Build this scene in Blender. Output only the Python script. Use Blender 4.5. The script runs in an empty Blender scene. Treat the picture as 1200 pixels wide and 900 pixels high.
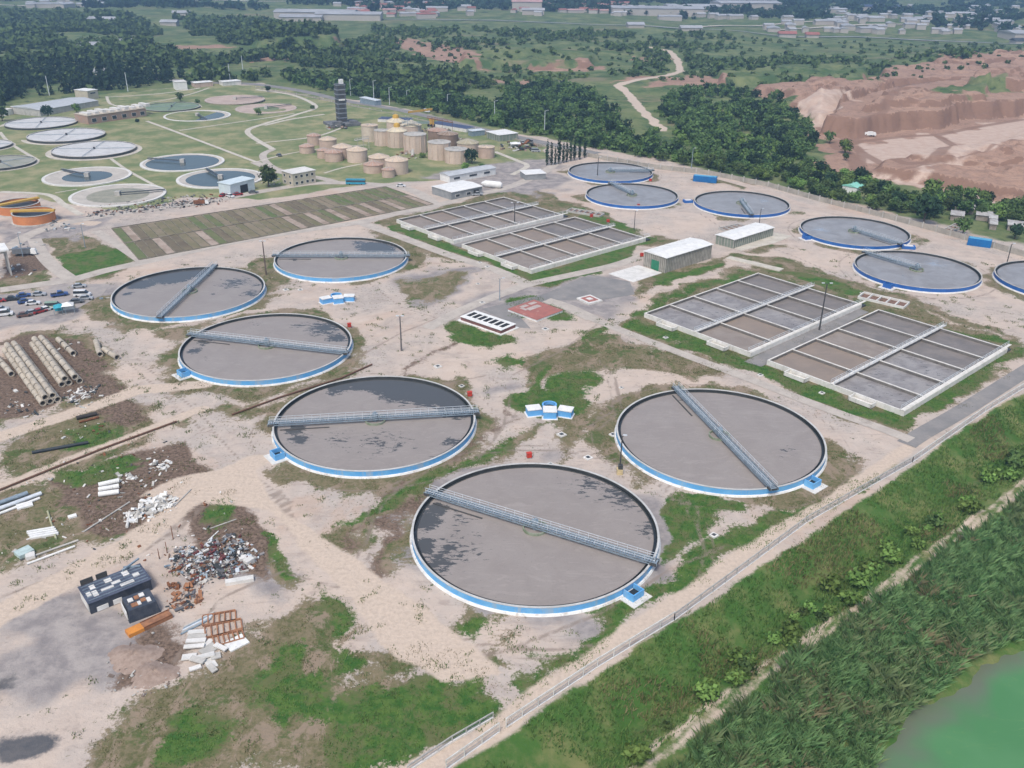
import bpy, math, random
import numpy as np
from mathutils import Vector, Matrix
random.seed(7); RNG = np.random.default_rng(11)
sc = bpy.context.scene
COL = sc.collection
R_ = math.radians
PI = math.pi
# ------------------------------------------------------------------ camera
TH, YH, ROLL, H = R_(26), -67.0, R_(0.7), 106.0
FPX = (450 - YH) / math.tan(TH)
cT, sT, cR, sR = math.cos(TH), math.sin(TH), math.cos(ROLL), math.sin(ROLL)
cam_d = bpy.data.cameras.new('camera'); cam = bpy.data.objects.new('camera', cam_d); COL.objects.link(cam)
cam_d.sensor_width = 36; cam_d.lens = FPX / 1200 * 36; cam_d.clip_start = 1; cam_d.clip_end = 20000
X0 = Vector((1, 0, 0)); D0 = Vector((0, -sT, -cT)); FW = Vector((0, cT, -sT))
right = X0 * cR - D0 * sR; down = X0 * sR + D0 * cR
M = Matrix((right, -down, -FW)).transposed().to_4x4(); M.translation = (0, 0, H)
cam.matrix_world = M
sc.camera = cam
# ------------------------------------------------------------------ light (bright overcast day)
SUN_EL, SUN_AZ = R_(58), R_(200)          # direction the light comes from
w = bpy.data.worlds.new('World'); sc.world = w; w.use_nodes = True
nt = w.node_tree; bg = nt.nodes['Background']; sky = nt.nodes.new('ShaderNodeTexSky')
sky.sky_type = 'NISHITA'; sky.sun_disc = False; sky.sun_elevation = SUN_EL; sky.sun_rotation = SUN_AZ
sky.air_density = 1.0; sky.dust_density = 3.0; sky.ozone_density = 1.0
nt.links.new(sky.outputs[0], bg.inputs[0]); bg.inputs[1].default_value = 0.15
sd = bpy.data.lights.new('sun', 'SUN'); sd.energy = 1.9; sd.angle = R_(16); sd.color = (1, 0.95, 0.88)
sun = bpy.data.objects.new('sun', sd); COL.objects.link(sun)
sun.rotation_euler = (PI / 2 - SUN_EL, 0, PI - SUN_AZ)
sc.view_settings.view_transform = 'Standard'; sc.view_settings.look = 'None'
sc.view_settings.exposure = 0.34; sc.view_settings.gamma = 1
sc.render.engine = 'CYCLES'
sc.cycles.max_bounces = 5; sc.cycles.volume_bounces = 0
try:
    sc.cycles.use_denoising = True
except Exception: pass

# ------------------------------------------------------------------ reading the photograph's perspective
def ray(x, y):
    u, v = x - 600, y - 450
    u, v = u * cR + v * sR, -u * sR + v * cR
    return (u, FPX * cT - v * sT, -FPX * sT - v * cT)
def G(x, y, z=0.0):
    d = ray(x, y); t = (z - H) / d[2]
    return Vector((d[0] * t, d[1] * t, z))
def vnoise(x, y, s, seed=0):
    x = np.asarray(x, float) / s; y = np.asarray(y, float) / s
    xi = np.floor(x).astype(np.int64); yi = np.floor(y).astype(np.int64)
    fx = x - xi; fy = y - yi; fx = fx * fx * (3 - 2 * fx); fy = fy * fy * (3 - 2 * fy)
    def h(a, b):
        n = (a * 374761393 + b * 668265263 + seed * 974634777) & 0x7fffffff
        n = ((n ^ (n >> 13)) * 1274126177) & 0x7fffffff
        return ((n ^ (n >> 16)) & 0xffff) / 65535.0
    return (h(xi, yi) * (1 - fx) + h(xi + 1, yi) * fx) * (1 - fy) + (h(xi, yi + 1) * (1 - fx) + h(xi + 1, yi + 1) * fx) * fy
def sstep(a, b, t):
    t = np.clip((t - a) / (b - a), 0, 1); return t * t * (3 - 2 * t)
def seg_dist(px, py, a, b):
    ax, ay = a; bx, by = b; dx, dy = bx - ax, by - ay; L = dx * dx + dy * dy + 1e-9
    t = np.clip(((px - ax) * dx + (py - ay) * dy) / L, 0, 1)
    return np.hypot(px - ax - t * dx, py - ay - t * dy)
def sd_poly(px, py, pts):
    d = np.full(px.shape, 1e9); ins = np.zeros(px.shape, bool)
    n = len(pts)
    for i in range(n):
        a, b = pts[i], pts[(i + 1) % n]
        d = np.minimum(d, seg_dist(px, py, a, b))
        c = ((a[1] > py) != (b[1] > py))
        with np.errstate(divide='ignore', invalid='ignore'):
            xx = (b[0] - a[0]) * (py - a[1]) / ((b[1] - a[1]) if b[1] != a[1] else 1e-9) + a[0]
        ins ^= (c & (px < xx))
    return np.where(ins, d, -d)
def sd_line(px, py, pts, half):
    d = np.full(px.shape, 1e9)
    for a, b in zip(pts[:-1], pts[1:]): d = np.minimum(d, seg_dist(px, py, a, b))
    return half - d
def W2(pts): return [tuple(G(*p)[:2]) for p in pts]

# ---- terrain relief: flat works, a bank and ditch beyond the front fence, quarry terraces behind
FA, FB = G(585, 858), G(1154, 483)
fdir = (FB - FA).normalized(); fn = Vector((fdir.y, -fdir.x, 0))     # fn points away from the works
PLATEAUS = [
    (W2([(1060, 192), (1120, 176), (1180, 162), (1300, 140), (1400, 160), (1200, 200), (1080, 205)]), 2.5, 3),
    (W2([(905, 125), (935, 133), (960, 146), (985, 140), (1030, 122), (1050, 110), (960, 104)]), 5, 3.5),
    (W2([(1010, 152), (1060, 146), (1100, 146), (1150, 137), (1150, 120), (1040, 128)]), 4, 3),  # base outline in ground coordinates, height, slope width
    (W2([(968, 157), (1000, 161), (1055, 153), (1092, 152), (1140, 142), (1185, 136), (1260, 120), (1260, 104), (1130, 104), (1010, 122), (985, 138)]), 11, 4),
    (W2([(1026, 104), (1100, 102), (1200, 100), (1500, 100), (1500, 72), (1040, 76)]), 8, 4.5),
    (W2([(1090, 86), (1200, 84), (1500, 84), (1500, 68), (1080, 72)]), 4, 5),
    (W2([(868, 108), (905, 118), (950, 138), (962, 142), (1000, 128), (1045, 112), (1050, 104), (960, 97)]), 7, 14),
    (W2([(1005, 206), (1040, 196), (1200, 170), (1500, 130), (1500, 330), (1200, 242), (1060, 214)]), 5, 9),
    (W2([(1130, 118), (1200, 124), (1400, 124), (1400, 98), (1150, 106)]), 8, 4),
    (W2([(835, 103), (860, 101), (1010, 99), (1020, 82), (840, 86)]), 6, 5),
    (W2([(540, 82), (620, 80), (700, 81), (700, 66), (540, 68)]), 7, 8),
    (W2([(300, 64), (352, 63), (400, 62), (400, 48), (290, 50)]), 13, 8),
]
def height(x, y):
    x = np.asarray(x, float); y = np.asarray(y, float)
    d = (x - FA.x) * fn.x + (y - FA.y) * fn.y
    z = -2.0 * sstep(1.0, 9, d) - 1.0 * sstep(20, 36, d) - 1.5 * np.exp(-((d - 10.5) / 2.2) ** 2)
    z = z + np.where(d > 3, (vnoise(x, y, 5, 3) - .5) * .9, 0) * sstep(3, 8, d)
    for pts, h, wd in PLATEAUS:
        xs = [p[0] for p in pts]; ys = [p[1] for p in pts]
        m = (x > min(xs) - 5) & (x < max(xs) + 5) & (y > min(ys) - 5) & (y < max(ys) + 5)
        if m.any():
            s = sd_poly(x[m], y[m], pts) if x.ndim else sd_poly(x[None][0:1], y[None][0:1], pts)
            xm = x[m] if x.ndim else x; ym = y[m] if x.ndim else y
            nz = (vnoise(xm, ym, 9, 5) - .5) * 7 + (vnoise(xm, ym, 28, 6) - .5) * 12
            hh = h * sstep(0, wd, s + nz * (s < 40) * sstep(-2, 6, s + 6)) + sstep(4, 30, s) * ((vnoise(xm, ym, 5, 8) - .5) * 2.6 + (vnoise(xm + .5 * ym, ym * 1.4, 9, 18) - .5) * 2.0 + (vnoise(xm, ym, 20, 9) - .5) * 3)
            hh = np.where(s > -5, hh, 0)
            if x.ndim: z[m] += hh
            else: z = z + float(np.ravel(hh)[0])
    far = sstep(480, 700, y)
    z = z + far * ((vnoise(x, y, 90, 1) - .5) * 5 + (vnoise(x, y, 260, 2) - .5) * 12 * sstep(800, 1300, y))
    return z
def hz(x, y): return float(np.ravel(height(np.array([x]), np.array([y])))[0])
def Gz(x, y):
    p = G(x, y)
    for _ in range(5): p = G(x, y, hz(p.x, p.y))
    return p

# ------------------------------------------------------------------ materials
def lin(r, g, b):
    f = lambda c: (c / 255 / 12.92) if c <= 10 else ((c / 255 + .055) / 1.055) ** 2.4
    return (f(r), f(g), f(b))
MATS = {}
def newmat(name):
    m = bpy.data.materials.new(name); m.use_nodes = True
    nt = m.node_tree; return m, nt, nt.nodes['Principled BSDF']
def N(nt, t, **k):
    n = nt.nodes.new(t)
    for a, v in k.items():
        if a.startswith('i_'): n.inputs[a[2:].replace('_', ' ')].default_value = v
        else: setattr(n, a, v)
    return n
def noise(nt, scale, detail=4, rough=.6, vec=None, dist=0):
    n = N(nt, 'ShaderNodeTexNoise'); n.inputs['Scale'].default_value = scale; n.inputs['Detail'].default_value = detail
    n.inputs['Roughness'].default_value = rough; n.inputs['Distortion'].default_value = dist
    if vec is not None: nt.links.new(vec, n.inputs['Vector'])
    return n.outputs['Fac']
def pos(nt, scl=None):
    g = N(nt, 'ShaderNodeNewGeometry').outputs['Position']
    if scl is None: return g
    m = N(nt, 'ShaderNodeMapping'); m.inputs['Scale'].default_value = scl; nt.links.new(g, m.inputs['Vector']); return m.outputs[0]
def math_(nt, op, a, b=None, c=None, clamp=False):
    n = N(nt, 'ShaderNodeMath', operation=op); n.use_clamp = clamp
    for i, v in enumerate((a, b, c)):
        if v is None: continue
        if isinstance(v, (int, float)): n.inputs[i].default_value = v
        else: nt.links.new(v, n.inputs[i])
    return n.outputs[0]
def mix(nt, f, a, b, mode='MIX'):
    n = N(nt, 'ShaderNodeMix', data_type='RGBA', blend_type=mode)
    for i, v in ((0, f), (6, a), (7, b)):
        if isinstance(v, (int, float)): n.inputs[i].default_value = v
        elif isinstance(v, tuple): n.inputs[i].default_value = (*v[:3], 1)
        else: nt.links.new(v, n.inputs[i])
    return n.outputs[2]
def mapr(nt, v, a, b, c=0, d=1, smooth=True):
    n = N(nt, 'ShaderNodeMapRange'); n.interpolation_type = 'SMOOTHSTEP' if smooth else 'LINEAR'
    nt.links.new(v, n.inputs[0])
    for i, q in enumerate((a, b, c, d)): n.inputs[i + 1].default_value = q
    return n.outputs[0]
def bump(nt, h, bs, strength=.3, dist=.1):
    b = N(nt, 'ShaderNodeBump'); b.inputs['Strength'].default_value = strength; b.inputs['Distance'].default_value = dist
    nt.links.new(h, b.inputs['Height']); nt.links.new(b.outputs[0], bs.inputs['Normal'])
def mat(name, col, rough=.7, col2=None, scale=.6, var=.25, metal=0.0, spec=.3, stain=None, b=0.0, stretch=None, st=.56):
    """weathered surface: two noise scales move the base colour towards col2; optional stain with its own shape"""
    if name in MATS: return MATS[name]
    m, nt, bs = newmat(name)
    col2 = col2 or tuple(c * (1 - var) for c in col)
    p = pos(nt, stretch)
    n1 = noise(nt, scale, 5, .65, p); f1 = mapr(nt, n1, .35, .68)
    c = mix(nt, f1, tuple(col), tuple(col2))
    n2 = noise(nt, scale * 9, 3, .6, p)
    c = mix(nt, mapr(nt, n2, .3, .75, 0, .28), c, tuple(x * .7 for x in col2))
    if stain:
        s = noise(nt, scale * .9, 6, .75, pos(nt, (1, 1, .15)), .3)
        c = mix(nt, mapr(nt, s, st, st + .13, 0, .8), c, tuple(stain))
    nt.links.new(c, bs.inputs['Base Color']); bs.inputs['Roughness'].default_value = rough
    bs.inputs['Metallic'].default_value = metal; bs.inputs['Specular IOR Level'].default_value = spec
    if b: bump(nt, n2, bs, b, .05)
    MATS[name] = m; return m
def foliage(name, dark, light, scale=.2, rough=.8):
    if name in MATS: return MATS[name]
    m, nt, bs = newmat(name)
    g = N(nt, 'ShaderNodeNewGeometry'); oi = N(nt, 'ShaderNodeObjectInfo')
    n1 = noise(nt, scale, 3, .6, g.outputs['Position'])
    f = math_(nt, 'ADD', math_(nt, 'MULTIPLY', mapr(nt, n1, .35, .65), .5), math_(nt, 'MULTIPLY', g.outputs['Random Per Island'], .5))
    c = mix(nt, f, dark, light)
    hsv = N(nt, 'ShaderNodeHueSaturation'); nt.links.new(c, hsv.inputs['Color'])
    nt.links.new(mapr(nt, oi.outputs['Random'], 0, 1, .7, 1.3, False), hsv.inputs['Value'])
    nt.links.new(mapr(nt, oi.outputs['Random'], 0, 1, .485, .515, False), hsv.inputs['Hue'])
    nt.links.new(hsv.outputs[0], bs.inputs['Base Color']); bs.inputs['Roughness'].default_value = rough
    bs.inputs['Specular IOR Level'].default_value = .15
    MATS[name] = m; return m

CONC = mat('concrete', (.52, .50, .46), .85, (.38, .37, .34), .35, b=.3, stain=(.22, .21, .19))
CONC_L = mat('white_concrete', (.72, .70, .66), .8, (.58, .57, .53), .4, stain=(.42, .41, .38))
CONC_D = mat('dark_concrete', (.07, .075, .075), .5, (.035, .04, .04), .5, spec=.5)
BLUE = mat('light_blue_paint', (.10, .36, .70), .55, (.18, .44, .70), .3, stain=(.30, .40, .50), st=.50)
BLUE_D = mat('royal_blue_paint', (.02, .10, .36), .5, (.04, .16, .45), .3, stain=(.06, .10, .18))
STEEL = mat('galvanised_steel', (.31, .38, .43), .5, (.20, .26, .31), 1.0, metal=.2)
STEEL_L = mat('pale_steel', (.68, .72, .75), .5, (.55, .60, .63), 1.0, metal=.1)
STEEL_D = mat('dark_steel', (.05, .055, .06), .6, (.09, .08, .07), 1.0)
RUST = mat('rusted_steel', (.25, .10, .045), .85, (.12, .055, .03), 1.2)
CONC_W = mat('pale_concrete', (.74, .72, .67), .8, (.60, .58, .53), .5, stain=(.45, .43, .39))
WHITE = mat('white_paint', (.80, .80, .77), .6, (.68, .68, .65), .5, stain=(.48, .47, .44))
ORANGE = mat('orange_paint', (.62, .24, .09), .65, (.50, .19, .08), .3, stain=(.35, .17, .09))
YELLOW = mat('yellow_paint', (.60, .38, .08), .6, (.50, .30, .06), .5)
RED = mat('red_paint', (.55, .05, .03), .5, (.42, .05, .03), .8)
REDF = mat('faded_red_floor', (.40, .15, .12), .8, (.32, .13, .11), .5, stain=(.5, .35, .3))
BLACK = mat('black_rubber', (.02, .02, .02), .7, (.03, .03, .03), 1)
GLASS = mat('dark_glass', (.03, .035, .04), .15, (.04, .05, .06), 1, spec=.6)
BEIGE = mat('beige_render', (.62, .50, .41), .85, (.52, .42, .34), .15, stain=(.34, .28, .23))
PINK = mat('pink_brick', (.56, .43, .35), .85, (.47, .35, .28), .2, stain=(.22, .14, .11))
TERRA = mat('terracotta_roof', (.46, .31, .24), .8, (.36, .23, .17), .3)
TAN = mat('tan_roof', (.62, .50, .38), .8, (.50, .39, .29), .3)

# ------------------------------------------------------------------ mesh builder
class MB:
    def __init__(s): s.v = []; s.f = []
    def quad(s, *p):
        n = len(s.v); s.v += [tuple(q) for q in p]; s.f.append(tuple(range(n, n + len(p))))
    def box(s, cx, cy, z0, sx, sy, h, rz=0, taper=1.0):
        n = len(s.v); c, q = math.cos(rz), math.sin(rz)
        for z, k in ((z0, 1), (z0 + h, taper)):
            for a, b in ((-1, -1), (1, -1), (1, 1), (-1, 1)):
                x, y = a * sx / 2 * k, b * sy / 2 * k; s.v.append((cx + x * c - y * q, cy + x * q + y * c, z))
        for f in ((0, 3, 2, 1), (4, 5, 6, 7), (0, 1, 5, 4), (1, 2, 6, 5), (2, 3, 7, 6), (3, 0, 4, 7)): s.f.append(tuple(n + i for i in f))
        return s
    def obox(s, c, ax, ay, az, sx, sy, sz):
        n = len(s.v); c = Vector(c)
        for k in (-1, 1):
            for a, b in ((-1, -1), (1, -1), (1, 1), (-1, 1)): s.v.append(tuple(c + ax * (a * sx / 2) + ay * (b * sy / 2) + az * (k * sz / 2)))
        for f in ((0, 3, 2, 1), (4, 5, 6, 7), (0, 1, 5, 4), (1, 2, 6, 5), (2, 3, 7, 6), (3, 0, 4, 7)): s.f.append(tuple(n + i for i in f))
        return s
    def beam(s, p, q, w, h=None):
        p, q = Vector(p), Vector(q); ax = (q - p); L = ax.length
        if L < 1e-6: return s
        ax /= L; up = Vector((0, 0, 1)) if abs(ax.z) < .95 else Vector((1, 0, 0))
        ay = up.cross(ax).normalized(); az = ax.cross(ay)
        return s.obox((p + q) / 2, ax, ay, az, L, w, h or w)
    def cyl(s, p, q, r0, r1=None, n=12, cap=True):
        r1 = r0 if r1 is None else r1; p, q = Vector(p), Vector(q); ax = (q - p).normalized()
        up = Vector((0, 0, 1)) if abs(ax.z) < .95 else Vector((1, 0, 0)); u = up.cross(ax).normalized(); v = ax.cross(u)
        k = len(s.v)
        for c, r in ((p, r0), (q, r1)):
            for i in range(n): a = 2 * PI * i / n; s.v.append(tuple(c + u * (r * math.cos(a)) + v * (r * math.sin(a))))
        for i in range(n): j = (i + 1) % n; s.f.append((k + i, k + j, k + n + j, k + n + i))
        if cap: s.f.append(tuple(k + i for i in reversed(range(n)))); s.f.append(tuple(k + n + i for i in range(n)))
        return s
    def lathe(s, prof, n=96, cx=0, cy=0, closed=False, a0=0, a1=2 * PI):
        k = len(s.v); full = abs(a1 - a0 - 2 * PI) < 1e-6; m = n if full else n + 1
        for i in range(m):
            a = a0 + (a1 - a0) * i / n
            for r, z in prof: s.v.append((cx + r * math.cos(a), cy + r * math.sin(a), z))
        P = len(prof); e = P if closed else P - 1
        for i in range(n):
            j = (i + 1) % m
            for t in range(e):
                u = (t + 1) % P; s.f.append((k + i * P + t, k + j * P + t, k + j * P + u, k + i * P + u))
        return s
    def ring(s, ri, ro, z0, z1, n=96, cx=0, cy=0): return s.lathe([(ri, z0), (ro, z0), (ro, z1), (ri, z1)], n, cx, cy, True)
    def disc(s, r, z, n=64, cx=0, cy=0):
        k = len(s.v)
        for i in range(n): s.v.append((cx + r * math.cos(2 * PI * i / n), cy + r * math.sin(2 * PI * i / n), z))
        s.f.append(tuple(range(k, k + n))); return s
    def prism(s, pts, z0, z1):
        n = len(pts); k = len(s.v); s.v += [(p[0], p[1], z0) for p in pts] + [(p[0], p[1], z1) for p in pts]
        s.f.append(tuple(k + i for i in reversed(range(n)))); s.f.append(tuple(k + n + i for i in range(n)))
        for i in range(n): j = (i + 1) % n; s.f.append((k + i, k + j, k + n + j, k + n + i))
        return s
    def mesh(s, name, m=None, smooth=False):
        me = bpy.data.meshes.new(name); me.from_pydata(s.v, [], s.f); me.update()
        if m: me.materials.append(m)
        if smooth: me.polygons.foreach_set('use_smooth', [True] * len(me.polygons))
        return me
def npmesh(name, V, F, m=None, smooth=False):
    """V (n,3), F (k,3|4) arrays"""
    me = bpy.data.meshes.new(name); k = F.shape[1]
    me.vertices.add(len(V)); me.vertices.foreach_set('co', V.astype(np.float32).ravel())
    me.loops.add(F.size); me.loops.foreach_set('vertex_index', F.astype(np.int32).ravel())
    me.polygons.add(len(F)); me.polygons.foreach_set('loop_start', np.arange(0, F.size, k, dtype=np.int32))
    try: me.polygons.foreach_set('loop_total', np.full(len(F), k, dtype=np.int32))
    except Exception: pass
    if smooth: me.polygons.foreach_set('use_smooth', np.ones(len(F), bool))
    me.update(calc_edges=True)
    if m: me.materials.append(m)
    return me
def link(name, me, parent=None, loc=None, rz=0):
    o = bpy.data.objects.new(name, me); COL.objects.link(o)
    if parent: o.parent = parent
    if loc is not None: o.location = loc
    if rz: o.rotation_euler.z = rz
    return o
def tag(o, label, cat, group=None):
    o['label'] = label; o['category'] = cat
    if group: o['group'] = group
    return o
def thing(name, label, cat, loc=(0, 0, 0), rz=0, group=None): return tag(link(name, None, None, loc, rz), label, cat, group)
def part(parent, name, mb, m, label=None, smooth=False):
    o = link(name, mb.mesh(name, m, smooth), parent)
    if label: o['label'] = label
    return o
def single(name, label, cat, mb, m, loc=(0, 0, 0), rz=0, group=None, smooth=False):
    return tag(link(name, mb.mesh(name, m, smooth), None, loc, rz), label, cat, group)
def struct(name, me): o = link(name, me); o['kind'] = 'structure'; return o
def stuff(name, me, label, cat): o = link(name, me); o['kind'] = 'stuff'; o['label'] = label; o['category'] = cat; return o
def clone(root, loc, rz=0, label=None, scale=None):
    r = root.copy(); COL.objects.link(r); r.location = loc; r.rotation_euler = (0, 0, rz)
    if label: r['label'] = label
    if scale is not None: r.scale = scale if hasattr(scale, '__len__') else (scale,) * 3
    for ch in list(root.children):
        c = ch.copy(); COL.objects.link(c); c.parent = r
        for g in list(ch.children): d = g.copy(); COL.objects.link(d); d.parent = c
    return r
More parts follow.
